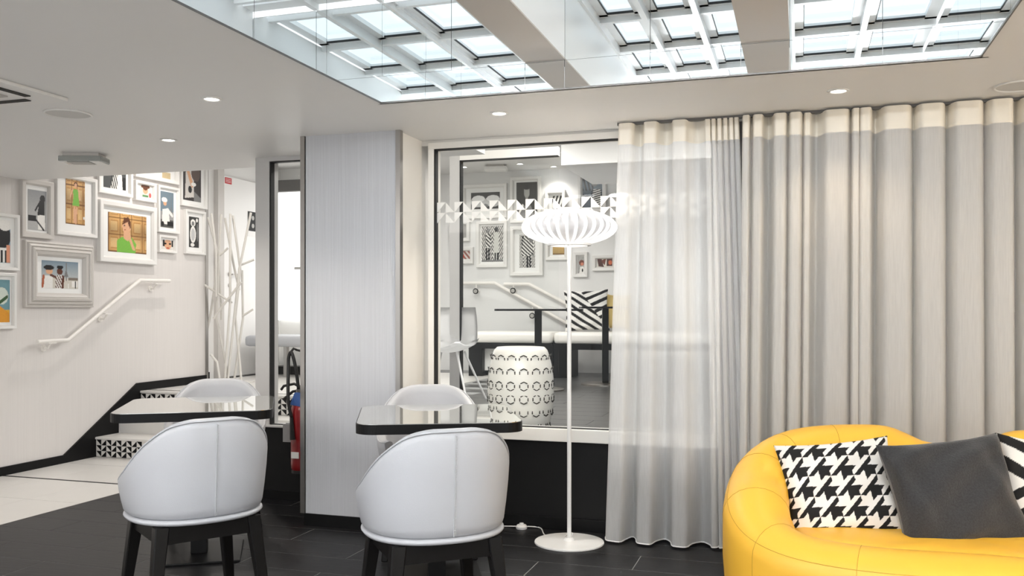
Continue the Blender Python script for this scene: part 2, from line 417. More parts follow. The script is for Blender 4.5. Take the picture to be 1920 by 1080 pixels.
# steel grid
cw = .312; cl = .56
xs = []
for a, b in ((SX0, B1[0]), (B1[1], B2[0]), (B2[1], SX1)):
    n = max(2, round((b-a)/cw)); w = (b-a)/n
    for i in range(n):
        x0, x1 = a+w*i, a+w*(i+1)
        obj('glazing_bar', Ls(bx(x0-.015, x0+.015, SY0, SY1, SZ, SZ+.05)), M['bar'], sl)
        for j in range(6):
            y0 = SY1-.15-cl*(j+1); y1 = y0+cl
            if y0 < SY0: y0 = SY0
            if y1-y0 < .1: continue
            # opening casement: a white rim with a dark lower seal, and the glass above it
            f = B(); rw = .03
            box(f, x0+.0, x1-.0, y0-.0, y0+.02+rw, SZ+.05, SZ+.075); box(f, x0, x1, y1-.02-rw*1.7, y1, SZ+.05, SZ+.075)
            box(f, x0, x0+.03+rw, y0+.02, y1-.02, SZ+.05, SZ+.075); box(f, x1-.03-rw, x1, y0+.02, y1-.02, SZ+.05, SZ+.075)
            obj('pane_frame', Ls(f), M['bar'], sl)
            q = B(); box(q, x0+.03+rw, x1-.03-rw, y0+.02+rw, y0+.030+rw, SZ+.048, SZ+.058); box(q, x0+.03+rw, x0+.034+rw, y0+.02+rw, y1-.03-rw, SZ+.048, SZ+.058)
            obj('pane_seal', Ls(q), M['gasket'], sl)
            obj('pane', Ls(bx(x0+.03, x1-.03, y0+.02, y1-.02, SZ+.078, SZ+.084)), M['skyglass'], sl)
for j in range(7):
    y = SY1-.15-cl*j
    if y > SY0: obj('cross_bar', Ls(bx(SX0, SX1, y-.014, y+.014, SZ+.02, SZ+.05)), M['bar'], sl)
obj('cross_bar', Ls(bx(SX0, SX1, SY1-.09, SY1, SZ+.03, SZ+.1)), M['bar'], sl)
obj('well_rim', Ls(bx(SX0, SX0+.03, SY0, SY1, SZ+.03, SZ+.1)), M['bar'], sl)

# ================================================================== STAIRS
st = thing('staircase', 'white stone steps with black and white triangle tiles on the risers', 'stairs', (WX+.016, 6.25, 0))
def Lt(bm): bm.transform(Matrix.Translation((-WX-.016, -6.25, 0))); return bm
SXR = -3.2; X0 = WX+.016
steps = [(6.25, 6.52, 0, .17), (6.52, 6.80, .17, .345), (6.80, 6.90, .345, LZ)]
for y0, y1, z0, z1 in steps:
    obj('riser', Lt(bx(X0, SXR, y0+.012, y0+.05, z0, z1-.02)), M['wtile'], st)
    obj('tread', Lt(bx(X0, SXR, y0-.012, y1+.03, z1-.02, z1, bev=.004)), M['wtile'], st)
def sq_tile(kind, s, h):
    bm = B()
    p = [(0, 0), (s, 0), (s, h), (0, h)]
    A = [bm.verts.new((a, 0, b)) for a, b in p]; Q = [bm.verts.new((a, .01, b)) for a, b in p]
    # kind 0: black upper right, kind 1: black lower right
    if kind == 0: f1 = bm.faces.new((A[3], A[1], A[2])); f2 = bm.faces.new((A[0], A[1], A[3]))
    else: f1 = bm.faces.new((A[0], A[1], A[2])); f2 = bm.faces.new((A[0], A[2], A[3]))
    f1.material_index = 1
    for i in range(4): bm.faces.new((A[i], A[(i+1) % 4], Q[(i+1) % 4], Q[i]))
    return bm
ts = .0525; th = .0485
SQ = [mesh_of('riser_tile', sq_tile(k, ts-.0012, th-.001), [M['wtile'], M['black']]) for k in (0, 1)]
for (y0, z0) in ((6.25, 0.003), (6.80, .348)):
    for r in range(3):
        for k in range(48):
            if X0+k*ts > SXR-ts: break
            inst('riser_tile', SQ[k % 2], st, (k*ts, y0-6.25+.003, z0+r*th))
obj('stringer', Lt(bx(SXR-.0, SXR+.02, 6.25, 6.9, 0, LZ)), M['white'], st)

# handrail on the stair wall
hr = thing('handrail', 'white wall handrail climbing beside the steps under framed pictures', 'handrail', (WX, 5.6, 0))
XR = WX+.085
pts = [P(70, 641, X=XR), P(128, 637.5, X=XR), P(262, 525.5, X=XR), P(318, 526.5, X=XR)]
def Lh(p): return (p[0]-WX, p[1]-5.6, p[2])
obj('rail', tube(B(), [Lh(p) for p in pts], .0165, 12), M['rail'], hr, smooth=True, auto=40)
for px, py in ((86, 653), (192, 598), (286, 541)):
    q = P(px, py, X=WX+.03); bm = B()
    yy, zz = q.y-5.6, q.z
    tube(bm, [(.0, yy, zz), (.012, yy, zz)], .026, 14); tube(bm, [(.01, yy, zz), (.05, yy, zz), (.085, yy, zz+.045)], .008, 8)
    box(bm, .07, .10, yy-.04, yy+.04, zz+.04, zz+.047)
    obj('bracket', bm, M['rail'], hr)

# ================================================================== PICTURES
def E(cx, cy, rx, ry, c): return ('e', cx, cy, rx, ry, c)
def R(x0, y0, x1, y1, c): return ('r', x0, y0, x1, y1, c)
def Ln(x0, y0, x1, y1, w, c): return ('l', x0, y0, x1, y1, w, c)
def Sx(x0, y0, x1, y1, ang, per, c): return ('s', x0, y0, x1, y1, ang, per, c)
def Pg(pts, c): return ('p', pts, c)
def inpoly(u, v, pts):
    r = False; n = len(pts)
    for i in range(n):
        x0, y0 = pts[i]; x1, y1 = pts[i-1]
        if (y0 > v) != (y1 > v) and u < (x1-x0)*(v-y0)/(y1-y0)+x0: r = not r
    return r
def paint(u, v, bg, shapes, rnd):
    c = bg(u, v) if callable(bg) else bg
    for s in shapes:
        k = s[0]
        if k == 'e': hit = ((u-s[1])/s[3])**2+((v-s[2])/s[4])**2 < 1
        elif k == 'r': hit = s[1] < u < s[3] and s[2] < v < s[4]
        elif k == 'p': hit = inpoly(u, v, s[1])
        elif k == 'l':
            dx, dy = s[3]-s[1], s[4]-s[2]; t = max(0, min(1, ((u-s[1])*dx+(v-s[2])*dy)/(dx*dx+dy*dy+1e-9)))
            hit = math.hypot(u-s[1]-t*dx, v-s[2]-t*dy) < s[5]
        else:
            a = math.radians(s[5]); hit = s[1] < u < s[3] and s[2] < v < s[4] and ((u*math.cos(a)+v*math.sin(a))/s[6]) % 1 < .5
        if hit: c = s[-1]
    n = 1+(rnd.random()-.5)*.10
    return (c[0]*n, c[1]*n, c[2]*n)
def lin(c): return tuple((x/255)**2.2 for x in c)
def print_mesh(w, h, bg, shapes, seed):
    nu = max(24, int(70*min(1, w/max(w, h)))); nv = max(24, int(70*min(1, h/max(w, h))))
    rnd = random.Random(seed); vs = []; fs = []; cols = []
    for j in range(nv+1):
        for i in range(nu+1):
            u, v = i/nu, j/nv; vs.append((-w/2+w*u, 0, -h/2+h*v)); c = paint(u, v, bg, shapes, rnd); cols += [c[0], c[1], c[2], 1]
    for j in range(nv):
        for i in range(nu): a = j*(nu+1)+i; fs.append((a, a+1, a+nu+2, a+nu+1))
    me = D.meshes.new('photo_print'); me.from_pydata(vs, [], fs); at = me.color_attributes.new('ink', 'FLOAT_COLOR', 'POINT'); at.data.foreach_set('color', cols)
    me.materials.append(M['photo']); return me
PROF = {'plain': [(0, 0), (0, 1), (.12, 1.06), (.75, 1.0), (1, .55), (1, .3)],
        'heavy': [(0, 0), (0, .55), (.10, .62), (.16, .5), (.22, .75), (.34, .85), (.40, .7), (.46, .95), (.60, 1.05), (.66, .85), (.72, .9), (.86, .8), (1, .4), (1, .3)]}
def picture(loc, rotz, w, h, mw, prect, label, bg, shapes, style='plain', m='frm', depth=.035, seed=1, group=None):
    """prect: print rectangle in local x/z; origin = centre of the frame on the wall"""
    t = thing('picture_frame', label, 'picture', loc, rotz, group)
    bm = B(); rows = []
    for ins, hh in PROF[style]:
        a = w/2-ins*mw; b = h/2-ins*mw; y = -hh*depth
        rows.append([(-a, y, -b), (a, y, -b), (a, y, b), (-a, y, b)])
    sweep_grid(bm, rows, close_v=True)
    obj('moulding', bm, M[m], t)
    obj('mat_board', bx(-w/2+mw*.9, w/2-mw*.9, -.3*depth, -.02*depth, -h/2+mw*.9, h/2-mw*.9), M['matboard'], t)
    x0, z0, x1, z1 = prect
    o = obj('photo_print', print_mesh(x1-x0, z1-z0, bg, shapes, seed), M['photo'], t); o.location = ((x0+x1)/2, -.3*depth-.0015, (z0+z1)/2)
    return t
def wall_pic(plane, outer, inner, label, bg, shapes, **k):
    """outer / inner: pixel rectangles; plane: ('X', value) or ('Y', value)"""
    ax, val = plane; kw = {ax: val}
    def conv(x0, y0, x1, y1, cx):
        a, b = P(x0, 583, **kw), P(x1, 583, **kw); c = (a+b)/2
        t = val/ray(cx).x if ax == 'X' else val/ray(cx).y
        return a, b, EYE+(583-y1)*t/FPX, EYE+(583-y0)*t/FPX
    cx = (outer[0]+outer[2])/2
    a, b, z0, z1 = conv(*outer, cx); ia, ib, iz0, iz1 = conv(*inner, (inner[0]+inner[2])/2)
    hx = (lambda p: p.y) if ax == 'X' else (lambda p: p.x)
    w = hx(b)-hx(a); c = (hx(a)+hx(b))/2; zc = (z0+z1)/2
    loc = (val, c, zc) if ax == 'X' else (c, val, zc)
    pr = (hx(ia)-c, iz0-zc, hx(ib)-c, iz1-zc)
    mw = k.pop('mw', .028)
    return picture(loc, PI/2 if ax == 'X' else 0, w, z1-z0, mw, pr, label, bg, shapes, **k)
sky = lambda u, v: tuple(a+(b-a)*v for a, b in zip(lin((205, 205, 200)), lin((120, 140, 155))))
gsky = lambda u, v: tuple(a+(b-a)*v for a, b in zip(lin((190, 190, 188)), lin((140, 142, 145))))
def golddoor(u, v):
    gx, gy = (u*3.4) % 1, (v*2.3) % 1
    if gx < .06 or gy < .06: return lin((110, 70, 30))
    d = max(abs(gx-.53), abs(gy-.53)); k = .82-.5*abs(u-.45)+.15*math.sin(v*9)
    c = (225, 175, 110) if d > .33 else ((190, 130, 65) if d > .29 else (235, 195, 135))
    return tuple(x*k for x in lin(c))
skin = lin((215, 165, 130)); dsk = lin((90, 50, 35)); K = lin((22, 22, 24)); Wt = lin((232, 230, 226)); GR = lin((118, 178, 70)); hair = lin((95, 55, 30)); mg = lin((120, 120, 120))
PX = ('X', WX)
wall_pic(PX, (-48, 399, 31, 506), (-34, 411, 17, 492), 'white frame with photo of person in striped top, highest at the picture edge', lin((120, 150, 165)),
    [E(.62, .62, .40, .30, K), E(.8, .95, .3, .2, Wt), R(.2, 0, 1, .35, Wt), Sx(.2, 0, 1, .30, 0, .16, K), R(.85, 0, 1, .42, lin((220, 150, 120)))], seed=2)
wall_pic(PX, (-52, 511, 25, 617), (-36, 524, 16, 604.5), 'white frame with blue green and yellow garden photo, lowest on the stair wall', lin((110, 150, 160)),
    [R(0, 0, 1, .30, lin((225, 170, 60))), Pg([(0, .25), (.5, .45), (1, .2), (1, 0), (0, 0)], lin((220, 150, 50))), E(.7, .62, .25, .2, lin((205, 215, 205))), Ln(.3, .3, .9, .6, .04, lin((60, 90, 60))), Pg([(0, .2), (.4, .3), (0, .4)], GR)], seed=3)
wall_pic(PX, (35.5, 338, 95, 446.5), (50, 357, 85, 432), 'pearl grey frame, tall black and white photo of person by a harbour railing', gsky,
    [R(0, 0, 1, .28, lin((175, 175, 175))), R(0, .22, .45, .36, K), E(.78, .80, .14, .10, K), Pg([(.62, .76), (.9, .72), (.88, .38), (.5, .38)], K), Pg([(.5, .38), (.9, .40), (.95, .02), (.55, .02)], Wt), Ln(.45, .25, .85, .02, .03, K), Ln(.62, .7, .4, .5, .03, K)], m='frm2', mw=.045, seed=4)
wall_pic(PX, (101, 330, 177, 443), (121, 338, 157, 421), 'white frame, photo of standing person in short green dress by golden door', golddoor,
    [Ln(.45, .36, .44, .07, .045, skin), Ln(.56, .36, .52, .05, .045, skin), Pg([(.36, .80), (.66, .80), (.66, .62), (.72, .42), (.34, .42), (.40, .62)], GR), Ln(.36, .78, .24, .62, .03, skin), Ln(.66, .78, .74, .58, .03, skin), E(.52, .90, .10, .06, hair), E(.52, .88, .07, .05, skin), R(.9, .14, 1, .2, Wt)], mw=.035, seed=5)
wall_pic(PX, (180, 300, 244, 366), (192, 315, 234, 354), 'white frame with striped skirt photo, between the green dress and the tiny portrait', lin((70, 72, 72)),
    [Pg([(.3, 0), (.85, 0), (.8, .95), (.5, .95)], Wt), Sx(.3, 0, .62, .7, 12, .09, K), R(.85, 0, 1, .6, K)], mw=.035, seed=6)
wall_pic(PX, (249, 341, 288, 378), (260.6, 347, 282.6, 370), 'small white square frame with tiny portrait of person with pigtails', lin((225, 215, 205)),
    [E(.45, .55, .22, .30, skin), E(.2, .85, .12, .12, hair), E(.7, .85, .12, .12, hair), Ln(.45, .9, .45, .75, .2, hair), R(.2, 0, .7, .18, lin((90, 140, 90))), E(.85, .2, .1, .2, lin((200, 90, 90)))], mw=.03, seed=7)
wall_pic(PX, (249, 250, 331, 339), (262, 262, 318, 334), 'wide white frame half hidden by the ceiling edge above the tiny portrait', Wt,
    [R(.7, 0, 1, .2, lin((200, 180, 140)))], mw=.04, seed=8)
wall_pic(PX, (292, 350, 332, 437), (299, 360, 323.5, 427), 'narrow white frame, photo of person in white hat by a lattice tower', lambda u, v: lin((110, 128, 140)) if v > .45 else lin((150, 150, 150)),
    [R(0, 0, 1, .22, lin((80, 80, 78))), Ln(.82, .45, .82, .85, .02, mg), Ln(.75, .4, .82, .6, .02, mg), Ln(.9, .4, .82, .6, .02, mg), Pg([(.15, .5), (.6, .55), (.72, .1), (.1, .1)], Wt), E(.34, .68, .13, .07, skin), E(.30, .77, .22, .07, Wt), Ln(.55, .5, .9, .35, .05, Wt), R(.5, .05, 1, .18, K), E(.15, .1, .12, .07, K)], mw=.028, seed=9)
wall_pic(PX, (335, 290, 384, 389), (341.5, 302, 375, 377), 'white frame, photo of person in white dress with white wristband by dark car', lin((55, 50, 50)),
    [Pg([(.15, .75), (.6, .8), (.6, .1), (.1, .05)], lin((205, 200, 195))), Ln(.25, .75, .5, .40, .07, skin), E(.58, .42, .14, .05, Wt), E(.38, .28, .1, .09, K), Pg([(.6, .25), (1, .1), (1, 0), (.6, 0)], mg), E(.7, .7, .25, .2, lin((90, 75, 70)))], mw=.025, seed=10)
wall_pic(PX, (343.5, 395, 381, 477), (352.5, 407, 371, 464), 'slim white frame, black and white photo of pale figure against foliage', lin((45, 45, 45)),
    [E(.4, .8, .25, .12, Wt), E(.4, .78, .14, .07, mg), E(.4, .42, .3, .27, Wt), E(.4, .42, .2, .2, lin((190, 190, 190))), E(.35, .08, .2, .06, Wt), E(.85, .5, .08, .3, mg), E(.8, .9, .1, .06, Wt)], mw=.028, seed=11)
wall_pic(PX, (293.5, 442, 327, 474), (300.6, 450, 325, 468), 'tiny white frame with close portrait, just under the narrow white hat picture', lin((220, 215, 210)),
    [E(.5, .55, .27, .55, skin), E(.3, .6, .09, .1, K), E(.66, .6, .09, .1, K), R(.1, .3, .25, 1, K), R(.78, .3, .9, 1, K), E(.5, .15, .12, .06, lin((170, 50, 50)))], mw=.026, seed=12)
wall_pic(PX, (180.5, 382, 287, 493.5), (200, 402, 272, 474), 'large white frame, photo of person in green top before gold panelled door', golddoor,
    [Pg([(.22, .0), (.22, .30), (.36, .40), (.62, .40), (.72, .25), (.70, 0)], GR), Pg([(.40, .55), (.40, .36), (.5, .3), (.58, .40), (.56, .55)], skin), E(.47, .68, .115, .17, skin), Pg([(.36, .72), (.40, .90), (.52, .93), (.58, .80), (.57, .62), (.52, .72), (.5, .80)], hair), E(.42, .70, .025, .015, K), Ln(.55, .38, .66, .1, .035, skin), E(.425, .60, .03, .012, lin((150, 60, 50)))], mw=.05, depth=.045, seed=13)
wall_pic(PX, (42, 456, 170, 576), (74.5, 490, 143, 541), 'grey white frame with heavy stepped moulding, photo of two people by lattice tower', sky,
    [R(0, 0, 1, .38, lin((205, 200, 190))), Ln(.66, .3, .66, .95, .015, mg), Pg([(.6, .45), (.66, .75), (.72, .45)], mg), R(.72, .3, 1, .42, lin((120, 110, 100))), Pg([(0, 0), (.02, .45), (.3, .48), (.3, 0)], Wt), Ln(.05, .45, .02, .05, .03, lin((170, 90, 60))), Ln(.25, .48, .42, .38, .04, dsk),
     E(.2, .62, .09, .12, skin), E(.19, .75, .14, .09, K), E(.48, .62, .08, .12, dsk), E(.49, .78, .09, .07, K), Pg([(.36, 0), (.4, .48), (.56, .48), (.6, 0)], Wt), Sx(.36, 0, .58, .48, 20, .06, dsk), Ln(.58, .45, .56, .02, .03, dsk), R(.82, .05, .98, .3, Wt), R(.9, 0, .94, .3, K), R(.7, .0, .74, .2, Wt)], style='heavy', m='frm2', mw=.115, depth=.06, seed=14)
# hall wall
PY = ('Y', 10.4)
def zig(u, v):
    a = (u*2) % 1; s = v*9+(a if a < .5 else 1-a)*6
    return K if s % 1 < .5 else Wt
def burst(u, v):
    return K if ((u*14+v*3) % 1) < .5 else Wt
hallpics = [
 ((868, 346, 952, 410), (884, 361, 938, 392), 'wide white frame, black and white photo of giant sunglasses, in the upper hall', lin((60, 60, 60)),
    [E(.26, .45, .27, .34, lin((200, 200, 200))), E(.76, .45, .27, .34, lin((200, 200, 200))), E(.26, .62, .22, .2, lin((235, 235, 235))), E(.76, .62, .22, .2, lin((235, 235, 235))), E(.5, .2, .1, .1, mg)]),
 ((958, 332, 1015.5, 418), (969, 342, 1008, 409), 'white frame, dark photo of person with cropped hair behind the window film', lin((45, 45, 42)),
    [Pg([(.15, 0), (.3, .35), (.7, .35), (.9, 0)], mg), E(.5, .72, .14, .16, lin((165, 165, 160))), E(.5, .85, .14, .06, K), R(.44, .4, .56, .6, lin((150, 150, 145))), Ln(.1, .1, .3, .35, .04, Wt)]),
 ((1023.5, 357, 1061, 406), (1036, 367, 1060, 394), 'small white frame with bold slanted stripes above the lamp shade', Wt, [Sx(0, 0, 1, 1, -20, .26, K)]),
 ((1085, 326, 1138, 398), (1092.6, 332, 1129.6, 389), 'white frame, photo of person in striped clothes on diagonal stripes, nearest the hall soffit', lin((90, 100, 112)),
    [Sx(0, .55, .55, 1, 20, .17, K), E(.62, .80, .17, .12, mg), Pg([(.45, .05), (.55, .6), (.9, .6), (1, 0)], Wt), Sx(.45, 0, 1, .6, 100, .07, K), Ln(0, .4, .5, .3, .04, K)]),
 ((845, 415, 882, 453), (855, 420, 875, 447), 'small white frame with black and white chevron print beside the two figures', zig, []),
 ((895, 415, 952.4, 501.6), (904, 424, 944, 491), 'white frame, two people in zigzag outfits against matching zigzag wall', zig,
    [Pg([(.18, .4), (.2, .8), (.4, .8), (.42, .4)], Wt), Sx(.18, .4, .42, .8, 60, .09, K), E(.3, .87, .09, .07, mg), R(.2, .05, .27, .4, K), R(.31, .05, .38, .4, K), Pg([(.55, .1), (.58, .82), (.8, .82), (.82, .1)], lin((205, 205, 200))), E(.69, .9, .09, .07, K), R(.6, .0, .68, .25, K), R(.72, 0, .8, .25, K), R(0, 0, 1, .05, mg)]),
 ((958.7, 425, 1019.4, 517), (974.7, 440, 1004, 502), 'tall white frame, person in striped coat before op-art stripes', zig,
    [Pg([(.1, .35), (.3, .95), (.9, .9), (.95, .55), (.7, .35)], Wt), Sx(.1, .35, .9, .95, 65, .10, K), R(.45, 0, .58, .35, K), R(.62, 0, .72, .35, K), E(.75, .85, .15, .1, mg)]),
 ((1024.4, 430, 1066, 488), (1037, 455, 1062, 477.6), 'white frame with warm sepia photo just below the lamp shade', lambda u, v: tuple(x*(.6+.5*v) for x in lin((205, 170, 105))), [E(.95, .35, .1, .25, K), R(0, 0, 1, .1, lin((120, 90, 50)))]),
 ((1076, 473, 1103, 520), (1084, 481, 1098.5, 512.6), 'narrow white frame with small brown haired portrait beside the lamp pole', burst,
    [E(.5, .62, .35, .17, lin((110, 60, 45))), E(.55, .55, .2, .1, lin((205, 130, 105))), Pg([(.2, 0), (.3, .4), (.75, .4), (.9, 0)], Wt), E(.6, .18, .1, .1, K)]),
 ((1112, 478.5, 1156, 508), (1120, 484, 1149, 501), 'wide small white frame with brown and orange photo at the curtain edge', lin((225, 220, 210)),
    [Pg([(0, 1), (.3, .9), (.45, 0), (.1, .1)], lin((75, 35, 25))), Pg([(.25, .7), (.6, 1), (.5, .2)], lin((110, 55, 40))), R(.62, .1, 1, 1, lin((80, 40, 30))), E(.85, .5, .12, .25, lin((200, 100, 60)))]),
 ((846, 464, 889, 495), (864, 467, 882, 486), 'small white frame with red and white photo near the hall window post', lin((215, 205, 200)),
    [Sx(0, 0, 1, 1, 40, .35, lin((150, 95, 85))), E(.2, .3, .2, .25, lin((200, 70, 40)))]),
]
for i, (o_, n_, lab, bg, sh) in enumerate(hallpics):
    wall_pic(PY, o_, n_, lab, bg, sh, mw=.045, depth=.05, seed=30+i)

# ================================================================== UPPER HALL THINGS
def hall_xyz(px, py, t): return P(px, py, t=t)
# inner glazed screen of the hall
w3 = struct('window_3', None, loc=(-3.0, 7.0, LZ))
ya = 7.0
pa = P(843, 583, Y=ya).x; pb = P(862, 583, Y=ya).x; pc = P(1046, 583, Y=ya).x
zt = P(950, 296, Y=ya).z
def L3(bm): bm.transform(Matrix.Translation((3.0, -7.0, -LZ))); return bm
obj('window_frame', L3(bx(pa, pb, ya, ya+.06, LZ, zt+.07)), M['alu'], w3)
obj('window_frame', L3(bx(pb, pc, ya, ya+.06, zt, zt+.07)), M['frame'], w3)
g = B(); box(g, pb, pb+.012, ya-.004, ya+.05, LZ, zt); box(g, pb, pc, ya-.004, ya+.05, zt-.008, zt); obj('gasket', L3(g), M['gasket'], w3)
obj('pane', L3(bx(pb, pc, ya+.02, ya+.026, LZ, zt)), M['glass'], w3)
# bench along the hall
BY = 9.45
def bench(x0, x1, lab, panel):
    o = thing('cushioned_bench', lab, 'bench', ((x0+x1)/2, BY, LZ), 0)
    w = (x1-x0)/2
    obj('seat_cushion', bx(-w, w, 0, .55, .37, .50, bev=.045), M['frame'], o, smooth=True)
    obj('bench_top', bx(-w, w, .01, .55, .31, .375), M['black'], o)
    obj('leg', bx(-w, -w+.16, .03, .5, 0, .31), M['black'], o); obj('leg', bx(w-.16, w, .03, .5, 0, .31), M['black'], o)
    if panel: obj('kick_panel', bx(-w+.16, w-.16, .12, .14, .06, .31), M['white'], o)
    return o
xa = P(877, 583, Y=BY).x; xb = P(1036, 583, Y=BY).x; xc = P(1160, 583, Y=BY).x
bench(xa, xb-.005, 'white cushioned bench with black base behind the pedestal table', True)
bench(xb+.005, xc+1.2, 'white cushioned bench carrying the striped cushion in the hall', False)
# radiator panels
# pedestal table in the hall with open magazine
tc_ = P(1009, 583, t=8.3); TT = 1.262-LZ
o = thing('pedestal_table', 'thin black pedestal table with an open magazine in the upper hall', 'table', (tc_.x, tc_.y, LZ), YAW)
obj('tabletop', prism(B(), rrect(.80, .62, .08), TT-.012, TT+.006), M['black'], o)
obj('pole', bx(-.033, .033, -.03, .03, .02, TT-.012), M['black'], o)
obj('base_plate', lathe(B(), [(.24, 0), (.24, .012), (.2, .02), (0, .022)], 40), M['steel'], o)
bm = B(); rows = []
for i in range(17):
    s = -1+2*i/16; z = .006+.03*(abs(s)**.5)*(1-abs(s))*1.6
    rows.append([(s*.18, y, TT+z) for y in (-.13, .13)])
sweep_grid(bm, rows); bmesh.ops.solidify(bm, geom=bm.faces[:], thickness=-.004)
mgz = obj('magazine', bm, M['paper'], None); mgz.matrix_world = Matrix.Translation((tc_.x, tc_.y, LZ+.006)) @ Matrix.Rotation(YAW, 4, 'Z'); tag(mgz, 'open magazine lying on the thin black table in the hall', 'magazine')
t2 = P(1135, 583, t=8.9)
o = thing('pedestal_table', 'second thin black table in front of the striped hall cushion', 'table', (t2.x, t2.y, LZ), YAW)
obj('tabletop', prism(B(), rrect(.50, .5, .08), TT+.012, TT+.03), M['black'], o)
obj('pole', bx(-.03, .03, -.03, .03, .02, TT+.012), M['black'], o)
obj('base_plate', lathe(B(), [(.24, 0), (.24, .012), (.2, .02), (0, .022)], 40), M['steel'], o)
# solid rails standing in for the stair rail's reflection in the glass
def rail_run(lab, pp, brs, yy):
    a = [P(px, py, Y=yy-.08) for px, py in pp]; c = a[0]
    o = thing('handrail', lab, 'handrail', (c.x, yy, 0))
    obj('rail', tube(B(), [(p.x-c.x, p.y-yy, p.z) for p in a], .022, 10), M['rail'], o, smooth=True, auto=40)
    for px, py in brs:
        p = P(px, py, Y=yy-.10); bm = B(); q = (p.x-c.x, -.10, p.z)
        tube(bm, [(q[0], -.10, p.z), (q[0], 0, p.z)], .02, 12); obj('bracket', bm, M['rail'], o)
        bm = B(); tube(bm, [(q[0], -.108, p.z), (q[0], -.10, p.z)], .035, 20); obj('bracket_cap', bm, M['black'], o)
        bm = B(); tube(bm, [(q[0], -.114, p.z), (q[0], -.108, p.z)], .024, 20); obj('cap_insert', bm, M['grille'], o)
        bm = B(); tube(bm, [(q[0], -.09, p.z), (q[0], -.085, p.z+.10)], .009, 8); obj('bracket_arm', bm, M['rail'], o)
rail_run('white handrail reflection starting beside the second window post, descending behind the black table', [(868, 531), (928, 531), (1062, 606), (1100, 628)], [(892, 546), (998, 592)], 10.4)
rail_run('shorter white handrail reflection descending towards the striped cushion', [(945, 533), (992, 533), (1072, 575), (1120, 600)], [(962, 545)], 10.4)
# shell chair in the hall
c_ = P(842, 583, t=7.3)
o = thing('shell_chair', 'white moulded chair on thin splayed legs inside the hall window', 'chair', (c_.x, c_.y, LZ), 0)
bm = B(); rows = []
for i in range(13):
    s = i/12; prof = [(-.24, .44), (-.15, .40), (0, .39), (.12, .40), (.19, .44), (.215, .52), (.225, .62), (.225, .76)]
    k = s*(len(prof)-1); a = int(min(k, len(prof)-2)); f = k-a; y = prof[a][0]*(1-f)+prof[a+1][0]*f; z = prof[a][1]*(1-f)+prof[a+1][1]*f
    row = []
    for j in range(11):
        q = -1+2*j/10; wd = .19*(1-.12*(abs(s-.5)*2)**4); row.append((q*wd, y-(.06*q*q if s > .6 else 0), z+(.06*q*q if s <= .6 else 0)))
    rows.append(row)
sweep_grid(bm, rows); bmesh.ops.solidify(bm, geom=bm.faces[:], thickness=.018)
obj('shell', bm, M['lampwhite'], o, smooth=True)
for sx in (-1, 1):
    for sy in (-1, 1): obj('leg', tube(B(), [(sx*.10, sy*.08, .40), (sx*.24, sy*.22, .004)], [.011, .008], 8), M['lampwhite'], o)

# cushions
def ss(a, b, x):
    t = max(0, min(1, (x-a)/(b-a))); return t*t*(3-2*t)
def hounds(u, v):
    a, b = u*10.4+v*1.0, v*9.6+u*.6
    fa, fb = int(math.floor(a)) % 2, int(math.floor(b)) % 2
    if fa == 0 and fb == 0: return K
    if fa == 1 and fb == 1: return Wt
    s = (a-b) % 1
    return K if s < .5 else Wt
def stripeA(u, v):
    if v > .5-.6*(u-.5) if u > .3 else False:
        pass
    if u+v*.6 > .95: s = (v-u*.45)*5.2
    else: s = (v+u*.75)*5.2
    return Wt if s % 1 < .55 else K
def stripeB(u, v):
    if v < .42+.25*u: s = (v-.9*u)*4.2
    else: s = (v+.55*u)*3.6+.25
    return Wt if s % 1 < .5 else K
def cushion(name, lab, loc, yaw, tilt, roll, w, h, th, m, fn=None, n=40, group=None, wr=1.0, seed=0):
    rnd = random.Random(seed); ph = [rnd.uniform(0, 6) for _ in range(6)]
    vs = []; cols = []; fs = []
    def pos(u, v, side):
        a, b = 2*u-1, 2*v-1
        pin = 1-.085*(1-abs(b)**2.2)*abs(a)**3; pin2 = 1-.085*(1-abs(a)**2.2)*abs(b)**3
        e = max(0, (1-a**4)*(1-b**4))**.42
        wv = wr*.006*(math.sin(9*a+4*b+ph[0])*ss(.2, .9, abs(a))+math.sin(11*b-5*a+ph[1])*ss(.3, .9, abs(b))+.8*math.sin(6*a-7*b+ph[2]))*e
        return Vector((a*w/2*pin, side*(th/2*e+wv*(1 if side < 0 else 0)), b*h/2*pin2))
    for side in (-1, 1):
        base = len(vs)
        for j in range(n+1):
            for i in range(n+1):
                u, v = i/n, j/n; vs.append(pos(u, v, side)); c = fn(u if side < 0 else 1-u, v) if fn else (1, 1, 1); cols += [*c, 1]
        for j in range(n):
            for i in range(n):
                a = base+j*(n+1)+i; q = (a, a+1, a+n+2, a+n+1); fs.append(q if side < 0 else q[::-1])
    me = D.meshes.new(name); me.from_pydata(vs, [], fs)
    at = me.color_attributes.new('ink', 'FLOAT_COLOR', 'POINT'); at.data.foreach_set('color', cols)
    me.materials.append(m)
    for p in me.polygons: p.use_smooth = True
    o = D.objects.new(name, me); C.objects.link(o)
    o.matrix_world = Matrix.Translation(loc) @ Matrix.Rotation(yaw, 4, 'Z') @ Matrix.Rotation(tilt, 4, 'X') @ Matrix.Rotation(roll, 4, 'Y')
    return tag(o, lab, 'cushion', group)
q = P(1100, 583, t=10.02); q.z = LZ+.50+.235
cushion('cushion', 'black and white diagonal striped cushion on the white hall bench', q, YAW, -.15, -.03, .50, .47, .13, M['printed'], stripeA, 90, seed=3)
q = P(1158, 583, t=10.12); q.z = LZ+.50+.22
cushion('cushion', 'mustard yellow cushion behind the striped one on the hall bench', q, YAW, -.12, .05, .30, .40, .12, M['mustard'], None, 24, seed=4)
